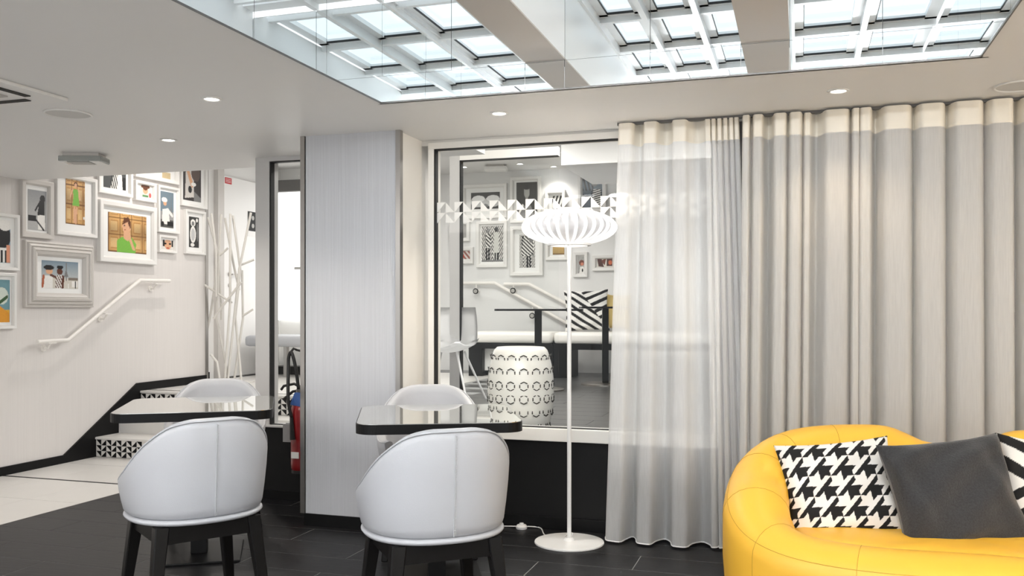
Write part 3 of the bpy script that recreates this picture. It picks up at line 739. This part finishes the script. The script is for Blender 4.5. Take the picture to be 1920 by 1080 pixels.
# ceramic garden stool
sp = P(975, 583, Y=5.285); SR, SH = .205, .51
o = thing('ceramic_stool', 'white ceramic barrel stool pierced with hexagon outlines behind the window', 'stool', (sp.x, 5.30, LZ))
def sr(z):  # barrel radius at height z
    k = (z-SH*.48)/(SH*.52); return SR*(1-.235*abs(k)**2.3)
prof = [(0, .006), (sr(0)*.9, .0)]+[(sr(SH*i/24), SH*i/24) for i in range(0, 24)]+[(sr(SH)-.0, SH-.012), (sr(SH)-.010, SH-.002), (sr(SH)-.03, SH), (0, SH)]
obj('body', lathe(B(), prof, 56, cap=False), M['ceramic'], o, smooth=True, auto=50)
def hexcut(s):
    bm = B()
    for k in range(6):
        g0, g1 = (8, 0) if k in (0, 3) else ((0, 8) if k in (1, 4) else (9, 9))
        a0, a1 = math.radians(60*k+30+g0), math.radians(60*k+90-g1)
        p0, p1 = Vector((math.cos(a0), math.sin(a0)))*s, Vector((math.cos(a1), math.sin(a1)))*s
        nn = Vector((-(p1-p0).y, (p1-p0).x)).normalized()*.0028
        prism(bm, [tuple(p0+nn), tuple(p1+nn), tuple(p1-nn), tuple(p0-nn)], -.003, .0012, 'y')
    return bm
hm = mesh_of('hexagon_cutout', hexcut(.0265), M['slot'])  # dark strips laid on the body instead of holes, shade as colour
for r in range(6):
    z = .438-r*.079
    n = 16
    for k in range(n):
        a = 2*PI*k/n; rr = sr(z); sl_ = (sr(z+.01)-sr(z-.01))/.02
        inst('hexagon_cutout', hm, o, (rr*math.cos(a), rr*math.sin(a), z), (-math.atan(-sl_)*0+math.atan(sl_)*1.0, 0, a-PI/2))

# ------------------------------------------------------------------ door and the things of the landing
dr = struct('door_1', None, loc=(-5.99, 8.33, LZ))
obj('door_leaf', bx(0, .03, 0, 1.05, .01, 2.20, bev=.003), M['white'], dr)
obj('door_frame', bx(-.01, .045, -.12, -.012, 0, 2.40), M['frm2'], dr); obj('door_frame', bx(-.01, .045, 1.062, 1.16, 0, 2.40), M['frm'], dr)
hd = obj('door_handle', tube(B(), [(.03, .10, 1.13), (.075, .10, 1.13), (.075, .22, 1.13)], .009, 8), M['steel'], dr)
obj('handle_rose', tube(B(), [(.029, .10, 1.13), (.037, .10, 1.13)], .026, 16), M['steel'], dr)
obj('lock_rose', tube(B(), [(.029, .10, 1.01), (.037, .10, 1.01)], .024, 16), M['steel'], dr)
sg = obj('door_sticker', bx(.0301, .032, .02, .14, 2.12, 2.185), M['redsign'], dr)
bm = B()
for r_ in range(3): box(bm, .032, .0324, .032, .128, 2.135+.016*r_, 2.140+.016*r_)
obj('sticker_lettering', bm, M['white'], sg)
q = P(478, 400, X=-5.95); 
nt_ = obj('door_notice', bx(.0301, .034, .44, .64, 1.58, 1.86), M['paper'], dr)
obj('notice_symbols', bx(.034, .0345, .44, .64, 1.64, 1.86), M['black'], nt_)
bm = B()
for k in range(2): tube(bm, [(.0345, .54, 1.70+.09*k), (.035, .54, 1.70+.09*k)], .026, 14)
obj('notice_disc', bm, M['grille'], nt_)
struct('trim_4', bx(-6.0, -5.96, 7.80, 8.20, HZ-.05, HZ), M['white'])
# branch coat stand
TB = 9.1
cs0 = P(425, 583, t=TB); cs = thing('coat_stand', 'pale branching tree coat stand in front of the landing door', 'coat stand', (cs0.x, cs0.y, LZ), YAW)
def bp(px, py, d=0):   # point of the stand in its own axes, measured on the picture
    return ((px-425)*TB/FPX*1.0, d, EYE+(583-py)*TB/FPX-LZ)
def cpx(x, y): return 360+x*140/445, 380+y*340/1080
stems = [([(42, 1075), (42, 900), (95, 640), (130, 400)], .10), ([(85, 85), (150, 320), (165, 640), (165, 700)], .05), ([(122, 65), (150, 300), (150, 560)], -.03),
 ([(175, 70), (160, 330), (148, 690), (190, 900), (222, 1078)], 0), ([(185, 88), (238, 370), (272, 520)], .06), ([(240, 70), (238, 600), (205, 1078)], -.06),
 ([(240, 75), (285, 400), (255, 680), (292, 1078)], .02), ([(355, 60), (285, 400), (262, 620), (215, 1078)], -.02), ([(285, 400), (290, 690), (235, 1078)], .08), ([(310, 475), (165, 660), (148, 690)], -.09), ([(135, 900), (172, 945), (192, 1078)], -.12)]
for s, d in stems:
    pp = [bp(*cpx(x, y), d=d) for x, y in s]
    pp = [(a, b*(1 if i else 1), max(c, .0)) for i, (a, b, c) in enumerate(pp)]
    if pp[-1][2] < .12: pp[-1] = (pp[-1][0], pp[-1][1], .0)
    if pp[0][2] < .12: pp[0] = (pp[0][0], pp[0][1], .0)
    obj('branch', tube(B(), pp, .0125, 8), M['branch'], cs, smooth=True, auto=50)
for (a, b), d in ((((165, 315), (215, 270)), 0), (((285, 372), (367, 338)), .02), (((75, 490), (238, 597)), 0), (((292, 675), (355, 634)), .06)):
    obj('peg', tube(B(), [bp(*cpx(*a), d=d), bp(*cpx(*b), d=d)], .011, 8), M['branch'], cs)
obj('base_plate', bx(-.22, .24, -.16, .16, 0, .012, bev=.004), M['branch'], cs)

# fire extinguisher against the black wall
fe0 = P(566, 583, Y=5.10); fe = thing('fire_extinguisher', 'red fire extinguisher with black hose hung beside the column', 'fire extinguisher', (fe0.x, 5.10, .21))
obj('cylinder_body', lathe(B(), [(0, .0), (.055, .004), (.068, .03), (.070, .06), (.070, .40), (.058, .45), (.03, .48), (.022, .50), (0, .50)], 28, cap=False), M['red'], fe, smooth=True)
obj('foot_ring', lathe(B(), [(.06, -.0), (.066, .0), (.066, .02), (.06, .02)], 24), M['rubber'], fe)
obj('valve', bx(-.03, .03, -.025, .025, .495, .54, bev=.006), M['steel'], fe)
bm = B(); tube(bm, [(-.01, 0, .55), (-.05, -.01, .57), (-.12, -.02, .555), (-.14, -.02, .53)], .009, 8); tube(bm, [(-.01, 0, .53), (-.06, -.01, .52), (-.12, -.02, .47)], .009, 8)
obj('lever', bm, M['rubber'], fe)
hose = [(.0, -.02, .53), (-.02, -.05, .60), (-.045, -.06, .80), (-.058, -.06, .98), (-.058, -.06, 1.03), (-.045, -.06, 1.075), (-.03, -.06, 1.08)]
def cr_spline(p, k=6):
    p = [Vector(a) for a in p]; out = []
    for i in range(len(p)-1):
        a, b, c, d = p[max(i-1, 0)], p[i], p[i+1], p[min(i+2, len(p)-1)]
        for j in range(k):
            t = j/k; out.append(.5*((2*b)+(c-a)*t+(2*a-5*b+4*c-d)*t*t+(3*b-a-3*c+d)*t**3))
    out.append(p[-1]); return out
obj('hose', tube(B(), cr_spline([(-.03, -.075, .36), (-.045, -.085, .45), (-.052, -.08, .55), (-.062, -.06, .68), (-.060, -.06, .74), (-.045, -.06, .775), (-.028, -.06, .75), (-.012, -.05, .66), (.0, -.04, .54)]), .011, 8), M['rubber'], fe, smooth=True)
obj('hose_clip', tube(B(), [(-.045, -.06, .775), (-.03, -.05, .80), (-.02, -.03, .79), (-.02, .09, .77)], .008, 8), M['rubber'], fe)
obj('nozzle', tube(B(), [(-.03, -.075, .36), (-.02, -.078, .22)], [.012, .018], 10), M['rubber'], fe)
obj('blue_tag', prism(B(), [(-.05, .44), (.03, .43), (.03, .52), (-.015, .52)], -.062, -.06, 'y'), M['blue'], fe)
obj('instruction_plate', bx(-.035, .02, -.073, -.068, .10, .14), M['paper'], fe)

# ================================================================== CEILING FITTINGS
def at_ceil(px, py): p = P(px, py, Z=CZ); return (p.x, p.y, CZ)
def downlight(px, py, lab, e, col, z=CZ, xy=None):
    p = xy if xy else at_ceil(px, py)
    o = thing('downlight', lab, 'downlight', (p[0], p[1], z))
    obj('trim_ring', lathe(B(), [(.034, -.002), (.037, -.006), (.046, -.006), (.050, 0), (.034, 0), (.034, -.002)], 28, cap=False), M['frm'], o, smooth=True)
    obj('bulb', lathe(B(), [(0, -.0035), (.02, -.004), (.034, -.002), (.034, 0), (0, 0)], 24, cap=False), M['lightglow'], o)
    lamp('downlight_lamp', 'SPOT', (p[0], p[1], z-.03), e, col, size=.03, spot=2.1, blend=.7)
WARM = (1, .80, .56)
downlight(397, 185, 'round recessed downlight in the lounge ceiling nearest the skylight corner', 20, (1, .92, .82))
downlight(316, 262, 'round recessed downlight above the branching coat stand', 20, (1, .92, .82))
downlight(936, 212, 'round recessed downlight in front of the window head', 20, (1, .86, .68))
downlight(1572, 170, 'round recessed downlight in front of the drawn curtains', 6, WARM)
for px, py in ((870, 313), (975, 307), (1038, 312)):
    p = P(px, py, Z=HZ); downlight(0, 0, {870: 'tiny hall ceiling downlight beside the second window post', 975: 'tiny hall ceiling downlight past the emergency light', 1038: 'tiny hall ceiling downlight next to the soffit corner'}[px], 6, (1, .95, .9), HZ, (p.x, p.y))
def speaker(px, py, r, lab):
    p = at_ceil(px, py); o = thing('ceiling_speaker', lab, 'speaker', p)
    obj('rim', lathe(B(), [(r*.92, -.003), (r*.95, -.008), (r, -.007), (r*1.02, 0), (r*.92, 0), (r*.92, -.003)], 48, cap=False), M['frm'], o, smooth=True)
    obj('grille', lathe(B(), [(0, -.004), (r*.93, -.003), (r*.93, 0), (0, 0)], 48, cap=False), mat('speaker_mesh', (.62, .61, .59), .6, noise=.1, nscale=400), o)
speaker(128, 213, .115, 'round flush speaker in the ceiling beside the air conditioning cassette')
speaker(1912, 160, .105, 'round flush ceiling plate above the curtains')
# air conditioning cassette
p0 = P(132, 181, Z=CZ); o = thing('air_conditioner', 'square white ceiling cassette with slatted outlet and perforated grille', 'air conditioner', (p0.x-.45, p0.y-.40, CZ))
obj('cassette_panel', bx(-.46, .42, -.42, .42, -.018, 0, bev=.006), M['frm'], o)
for k in range(4):
    a = k*PI/2; bm = bx(-.27, .27, .31, .345, -.022, -.016); bm.transform(Matrix.Rotation(a, 4, 'Z')); obj('air_outlet', bm, M['slot'], o)
obj('perforated_grille', bx(-.24, .24, -.24, .24, -.024, -.016), M['grille'], o)
bm = B()
for i in range(14):
    for j in range(14):
        box(bm, -.22+.0315*i, -.206+.0315*i, -.22+.0315*j, -.206+.0315*j, -.0245, -.0235)
gq = obj('grille_holes', bm, M['slot'], o); gq['kind'] = 'stuff'
# emergency light
p0 = P(158, 298, Z=CZ-.03); o = thing('emergency_light', 'boxy clear plastic emergency light under the ceiling above the frames', 'emergency light', (p0.x, p0.y, CZ), .35)
obj('housing', bx(-.115, .115, -.06, .06, -.02, 0, bev=.003), M['frm2'], o)
obj('lens', bx(-.135, .135, -.075, .075, -.055, -.02, bev=.006), M['smoke'], o)
obj('reflector', bx(-.09, .05, -.05, .05, -.060, -.052, bev=.002), M['grille'], o)
obj('lens_cap', bx(.06, .125, -.07, .07, -.058, -.04, bev=.004), M['frm'], o)
p0 = P(930, 313, Z=HZ-.02); o = thing('emergency_light', 'small emergency light fixture under the upper hall ceiling', 'emergency light', (p0.x, p0.y, HZ), .2)
obj('housing', bx(-.1, .1, -.06, .06, -.02, 0), M['frm2'], o); obj('lens', bx(-.13, .13, -.08, .08, -.07, -.02, bev=.01), M['frm'], o)

# ================================================================== CURTAINS
CYP = 4.83
def curtain(name, lab, lobes, m, hem_spread, z0, z1=CZ-.012, head=.115, dens=5, depth=.05, xend=None):
    """lobes: (centre px, half width px) of the folds that stand forward"""
    o = thing(name, lab, 'curtain', (P(lobes[0][0], 583, Y=CYP).x, CYP, 0)); ox = o.location.x
    path = []
    def X(px): return P(px, 583, Y=CYP).x
    path.append((X(lobes[0][0]-lobes[0][1]), .0))
    for i, (c, h) in enumerate(lobes):
        x0, x1 = X(c-h), X(c+h); D0 = depth; depth_ = depth*(.40 if h < 7.5 else 1)
        path += [(x0+.15*(x1-x0), -depth_), (x0+.5*(x1-x0), -depth_*1.12), (x0+.85*(x1-x0), -depth_)]
        if i+1 < len(lobes):
            nx = X(lobes[i+1][0]-lobes[i+1][1]); gap = nx-x1
            path += [(x1+.02*gap, 0), (x1+.5*gap, depth*min(1, gap/.03)*.8), (nx-.02*gap, 0)]
    path.append((X(lobes[-1][0]+lobes[-1][1]), 0))
    sm = [(v.x, v.y) for v in cr_spline([(a, b, 0) for a, b in path], dens)]
    xm = (sm[0][0]+sm[-1][0])/2; hw = (sm[-1][0]-sm[0][0])/2
    n = len(sm)
    def pt(i, z):
        x, y = sm[i]; s = 1-(z-z0)/(z1-z0); q = (x-xm)/hw
        sx, sd = hem_spread
        return (x+q*sx*s-ox, y*(1+sd*s)+.010*math.sin(i*.23+1)*s, z)
    def sheet(nm, za, zb, mm, nz, off=0):
        bm = B(); rows = []
        for k in range(nz+1):
            z = za+(zb-za)*k/nz
            rows.append([(a, b+off, c) for a, b, c in (pt(i, z) for i in range(n))])
        sweep_grid(bm, rows); return obj(nm, bm, mm, o, smooth=True)
    sheet('drape', z0, z1-head, m, 16)
    sheet('heading_band', z1-head, z1, HEAD, 2)
    bm = tube(B(), [pt(i, z0+.002) for i in range(0, n, 2)], .0035, 5); obj('hem', bm, HEM, o)
    return o
curtain('sheer_curtain', 'thin see-through white voile curtain hanging across the window beside the floor lamp', [(1176, 16), (1222, 15), (1276, 16), (1327, 6), (1338, 4.5), (1349, 4.5), (1360, 4.5), (1371, 4.5), (1381, 5)], SH_L, (.075, .3), .012)
curtain('linen_curtain', 'long greige linen voile curtain drawn behind the yellow sofa', [(1400, 8), (1422, 11), (1463, 14), (1492, 13), (1514, 7), (1568, 27), (1604, 8), (1622, 13), (1680, 30), (1744, 28), (1812, 32), (1874, 26), (1934, 24), (1990, 25), (2050, 25), (2110, 25)], SH_R, (.02, .15), .012, depth=.055)
struct('trim_5', bx(P(1158, 583, Y=CYP).x, RX-.02, CYP-.012, CYP+.012, CZ-.014, CZ), M['dsteel'])

# ================================================================== CHAIRS AND TABLES
def shell_top(a):   # height of the chair rim by angle from the back (radians)
    return .845-.03*ss(.2, .9, a)-.225*ss(.5, 2.0, a)
def plan(a, rx=.278, ry=.27):
    s, c = math.sin(a), math.cos(a); e = .87
    return Vector((rx*math.copysign(abs(s)**e, s), -ry*math.copysign(abs(c)**e, c)))
def make_chair(lab, loc, rot, group):
    o = thing('tub_chair', lab, 'chair', loc, rot, group)
    A = math.radians(128); n = 56; T = .05; ZB = .466
    rows = []
    for i in range(n+1):
        a = -A+2*A*i/n; p = plan(a); nrm = p.normalized(); zt = shell_top(abs(a)); row = []
        fl = .055
        for s in (0, .06, .3, .6, .85, .96): row.append((s, 0))
        pts = []
        for s, off in ((0, -.018), (.03, -.004), (.10, 0), (.35, .0), (.65, 0), (.90, 0), (.97, -.006), (1.0, -.022), (1.0, -.034), (.97, -.046), (.88, -T), (.5, -T-.004), (.0, -T)):
            z = ZB+(zt-ZB)*s; r = 1-.085*(1-s)**1.6
            q = p*r+nrm*off; pts.append((q.x, q.y, z))
        rows.append(pts)
    bm = B(); V = sweep_grid(bm, rows, close_v=True)
    bm.faces.new(V[0]); bm.faces.new(V[-1])
    sh = obj('backrest_shell', bm, M['leather'], o, smooth=True, auto=60)
    # centre seam with stitches
    p = plan(0); rows = []
    for s in [k/14 for k in range(15)]:
        z = ZB+(.845-ZB)*(.02+.93*s); r = 1-.085*(1-(.02+.93*s))**1.6
        rows.append((0, p.y*r-.0012, z))
    obj('seam', tube(B(), rows, .0016, 6), M['leatherseam'], sh)
    bm = B()
    for k in range(60):
        s = .03+.92*k/60; z = ZB+(.845-ZB)*s; r = 1-.085*(1-s)**1.6
        box(bm, .003, .0075, p.y*r-.0025, p.y*r+.002, z-.0012, z+.0012)
    obj('stitching', bm, M['leatherseam'], sh)['kind'] = 'stuff'
    # piping along the rim
    rim = []
    for i in range(n+1):
        a = -A+2*A*i/n; pp = plan(a); nn = pp.normalized(); q = pp+nn*-.004; rim.append((q.x, q.y, shell_top(abs(a))-.008))
    obj('piping', tube(B(), rim, .0035, 6), M['leather'], sh, smooth=True)
    # seat pan and cushion
    def ring(f, z, off=0): return [(*(plan(2*PI*i/48)*f), z) for i in range(48)]
    bm = B(); rows = [ring(.86, .444), ring(.91, .448), ring(.93, .455), ring(.927, .461), ring(.90, .466)]
    V = sweep_grid(bm, rows, close_v=True); bm.faces.new(V[0]); bm.faces.new(V[-1]); obj('seat_pan', bm, M['leather'], o, smooth=True, auto=50)
    bm = B(); rows = [ring(.82, .470), ring(.82, .50), ring(.78, .52), ring(.6, .53)]
    V = sweep_grid(bm, rows, close_v=True); bm.faces.new(V[0]); bm.faces.new(V[-1]); obj('seat_cushion', bm, M['leather'], o, smooth=True, auto=50)
    for sx in (-1, 1):
        for sy in (-1, 1):
            bm = B(); top = Vector((sx*.175, sy*.165, .444)); bot = Vector((sx*.225, sy*.215, 0)); rows = []
            for k in range(2):
                c = (top, bot)[k]; h = (.026, .016)[k]
                rows.append([(c.x-h, c.y-h, c.z), (c.x+h, c.y-h, c.z), (c.x+h, c.y+h, c.z), (c.x-h, c.y+h, c.z)])
            V = sweep_grid(bm, rows, close_v=True); bm.faces.new(V[0]); bm.faces.new(V[-1]); bmesh.ops.bevel(bm, geom=bm.edges[:], offset=.004, segments=1, affect='EDGES')
            obj('leg', bm, M['wood'], o)
    bm = B(); box(bm, -.19, .19, -.185, -.16, .375, .445); box(bm, -.19, .19, .16, .185, .375, .445); box(bm, -.19, -.165, -.17, .17, .375, .445); box(bm, .165, .19, -.17, .17, .375, .445)
    obj('apron', bm, M['wood'], o)
    return o
def floor_at(px, t): p = P(px, 583, t=t); return (p.x, p.y, 0)
dg = math.radians
make_chair('white leather tub chair with its back to the viewer at the table by the steps', floor_at(364, 3.60), YAW+dg(37), None)
make_chair('white leather tub chair with its back to the viewer at the table by the window', floor_at(811, 3.32), YAW+dg(22), None)
make_chair('white tub chair on the far side of the table nearer the steps', floor_at(405, 5.16), YAW+dg(14)+PI, None)
make_chair('white tub chair on the far side of the table nearer the window', floor_at(806, 4.72), YAW+dg(5)+PI, None)
def make_table(lab, loc, rot, w, d):
    o = thing('bistro_table', lab, 'table', loc, rot); TZ = .77
    obj('table_edge', prism(B(), rrect(w, d, .085), TZ-.042, TZ-.0005), M['black'], o)
    obj('tabletop_glass', prism(B(), rrect(w-.008, d-.008, .082), TZ-.004, TZ+.002), M['tabletop'], o)
    obj('pedestal', bx(-.04, .04, -.04, .04, .012, TZ-.042, bev=.004), M['black'], o)
    obj('base_plate', bx(-.21, .21, -.21, .21, 0, .012, bev=.004), M['black'], o)
    return o
make_table('black edged mirror topped table beside the steps', floor_at(374, 4.62), YAW+dg(14), .74, .78)
make_table('black edged mirror topped table in front of the window', floor_at(819, 4.20), YAW+dg(7.3), .72, .78)

# ================================================================== FLOOR LAMP
lp = P(1069, 583, t=4.86); o = thing('floor_lamp', 'slender white floor lamp with a flattened ribbed globe shade', 'lamp', (lp.x, lp.y-.02, 0)); LH = 1.70
obj('base', lathe(B(), [(0, 0), (.185, 0), (.188, .004), (.186, .010), (.03, .016), (.02, .03), (0, .03)], 56, cap=False), M['lampwhite'], o, smooth=True, auto=40)
obj('pole', lathe(B(), [(.0115, .014), (.0115, LH-.1)], 14), M['lampwhite'], o, smooth=True, auto=40)
sh = obj('shade_diffuser', lathe(B(), [(.236*math.sin(PI*i/20), -.088*math.cos(PI*i/20)) for i in range(2, 16)], 56, c=(0, 0, LH), cap=False), M['diffuser'], o, smooth=True)
bm = B(); rows = []
NR = 32
for i in range(17):
    a = PI*(.13+.80*i/16); r = .258*math.sin(a); z = -.098*math.cos(a)
    r2 = .246*math.sin(a); z2 = -.088*math.cos(a); hw = .0042+.0035*math.sin(a)
    rows.append([(r, -hw, z), (r, hw, z), (r2, hw, z2), (r2, -hw, z2)])
V = sweep_grid(bm, rows, close_v=True); bm.faces.new(V[0]); bm.faces.new(V[-1])
rib = mesh_of('rib', bm, M['glow'])
for k in range(NR): inst('rib', rib, o, (0, 0, LH), (0, 0, 2*PI*k/NR))
obj('shade_ring', lathe(B(), [(.100, -.100), (.118, -.099), (.118, -.088), (.100, -.089), (.100, -.100)], 48, c=(0, 0, LH), cap=False), M['lampwhite'], o, smooth=True, auto=40)
obj('top_cap', lathe(B(), [(0, .106), (.05, .104), (.06, .098), (.06, .09), (0, .09)], 32, c=(0, 0, LH), cap=False), M['lampwhite'], o, smooth=True, auto=40)
obj('bulb', lathe(B(), [(.035*math.sin(PI*i/10), -.035*math.cos(PI*i/10)) for i in range(11)], 16, c=(0, 0, LH-.05), cap=False), mat('lit_bulb', (1, 1, 1), emit=(1, .9, .75), es=6), o, smooth=True)
lamp('floor_lamp_light', 'POINT', (lp.x, lp.y-.02, LH+.05), 9, (1, .86, .68), size=.05)
lx, ly = lp.x, lp.y-.02
sw = P(978, 987, Z=.012); path = [(lx+.0, ly+.03, .02), (lx+.01, ly+.035, .045), (lx-.03, ly+.06, .03), (lx-.06, ly+.10, .006), (lx-.16, ly+.10, .005), (sw.x+.10, sw.y+.03, .005), (sw.x, sw.y, .012), (sw.x-.12, sw.y-.0, .005), (sw.x-.35, sw.y-.02, .005)]
cd = thing('lamp_cord', 'white cord with round foot switch trailing from the floor lamp', 'cord', (sw.x, sw.y, 0))
obj('cable', tube(B(), [(a.x-sw.x, a.y-sw.y, a.z) for a in cr_spline(path)], .0035, 6), M['lampwhite'], cd, smooth=True)
obj('foot_switch', lathe(B(), [(0, 0), (.032, 0), (.034, .012), (.026, .022), (.012, .026), (0, .026)], 28, cap=False), M['lampwhite'], cd, smooth=True, auto=40)
obj('switch_button', lathe(B(), [(0, .033), (.012, .032), (.015, .024), (0, .024)], 20, cap=False), M['lampwhite'], cd, smooth=True)

# ================================================================== SOFA
SCX, SCY = .60, 3.78
sofa = thing('kidney_sofa', 'rounded yellow leather sofa with a continuous rolled rim', 'sofa', (SCX, SCY, 0), 0)
AX, AY = .90, .53
def sofa_plan(a):      # outer outline; a=0 is +x, pi/2 is the back (+y)
    s, c = math.sin(a), math.cos(a); e = .78
    x = AX*math.copysign(abs(c)**e, c); y = AY*math.copysign(abs(s)**e, s)
    if s > 0: y -= .10*math.exp(-(x/.17)**2)
    else: y += .035*math.exp(-(x/.25)**2)
    return Vector((x, y))
def crest(a):
    s = math.sin(a); x = sofa_plan(a).x
    k = ss(-.95, 1.06, s)/ss(-.95, 1.06, 1); h = .415+.345*k
    if s > 0: h -= .075*math.exp(-(x/.14)**2)*s
    return h
def roll_w(a): return .26-.03*ss(-.2, .8, math.sin(a))
NS = 144
def sofa_section(a):
    p = sofa_plan(a); da = .01; t = (sofa_plan(a+da)-sofa_plan(a-da)).normalized(); nrm = Vector((t.y, -t.x))
    h = crest(a); w = roll_w(a); r = w/2
    pts = [(-.05, .02), (-.035, .03), (-.025, .06), (-.008, .16), (0, .28 if h > .5 else .22)]
    cz = h-r*.85
    for k in range(0, 13):
        th_ = PI*k/12*1.0; pts.append((-(r-r*math.cos(th_)), cz+r*.85*math.sin(th_)))
    seat = .385
    zi = min(seat, cz-.01)
    pts += [(-w+.0, (cz+zi)/2), (-w-.02, zi)]
    return [(p.x+nrm.x*o_, p.y+nrm.y*o_, z) for o_, z in pts]
rows = [sofa_section(2*PI*i/NS) for i in range(NS)]
bm = B(); sweep_grid(bm, rows, close_u=True)
obj('rolled_shell', bm, M['sofa'], sofa, smooth=True)
# seat filling the hollow
bm = B(); rr = []
for f, dz in ((1.0, -.03), (.97, -.004), (.9, .006), (.7, .012), (.45, .012), (.2, .012), (.02, .012)):
    ring_ = []
    for i in range(NS):
        a = 2*PI*i/NS; p = sofa_plan(a); t = (sofa_plan(a+.01)-sofa_plan(a-.01)).normalized(); nrm = Vector((t.y, -t.x)); q = p-nrm*(roll_w(a)-.01)
        q = q*f; ring_.append((q.x, q.y, .382+dz+.004*math.sin(q.x*28)*math.sin(q.y*28)))
    rr.append(ring_)
V = sweep_grid(bm, rr, close_v=True); bm.faces.new(V[-1]); obj('seat', bm, M['sofa'], sofa, smooth=True)
def sec_seam(a): 
    s = sofa_section(a); c = Vector((0, 0, 0)); 
    return [Vector(p) for p in s[3:-1]]
for deg in (8, 38, 62, 90, 118, 142, 163, 186, 215, 248, 278, 310, 338):
    obj('seam', tube(B(), sec_seam(dg(deg)), .0013, 5), M['sofaseam'], sofa, smooth=True)
def long_seam(idx, m=M['sofaseam']):
    return tube(B(), [rows[i][idx] for i in range(NS)], .0013, 5, closed=True)
obj('seam', long_seam(7), M['sofaseam'], sofa, smooth=True)
obj('foot_ring', lathe(B(), [(.35, 0), (.36, .03)], 32), M['black'], sofa)

# sofa cushions
q = P(1574, 915, t=3.66); cushion('cushion', 'black and white houndstooth cushion at the near end of the yellow sofa', q, YAW-.18, -.42, -.12, .46, .40, .12, M['printed'], hounds, 200, seed=11)
q = P(1787, 925, t=3.50); cushion('cushion', 'large plain charcoal felt cushion in the middle of the yellow sofa', q, YAW+.02, -.42, -.10, .50, .44, .15, M['charcoal'], None, 60, seed=12, wr=1.8)
q = P(1985, 918, t=3.52); cushion('cushion', 'black and white broad striped cushion tucked behind the charcoal one', q, YAW-.40, -.38, .12, .46, .38, .12, M['printed'], stripeB, 110, seed=13)
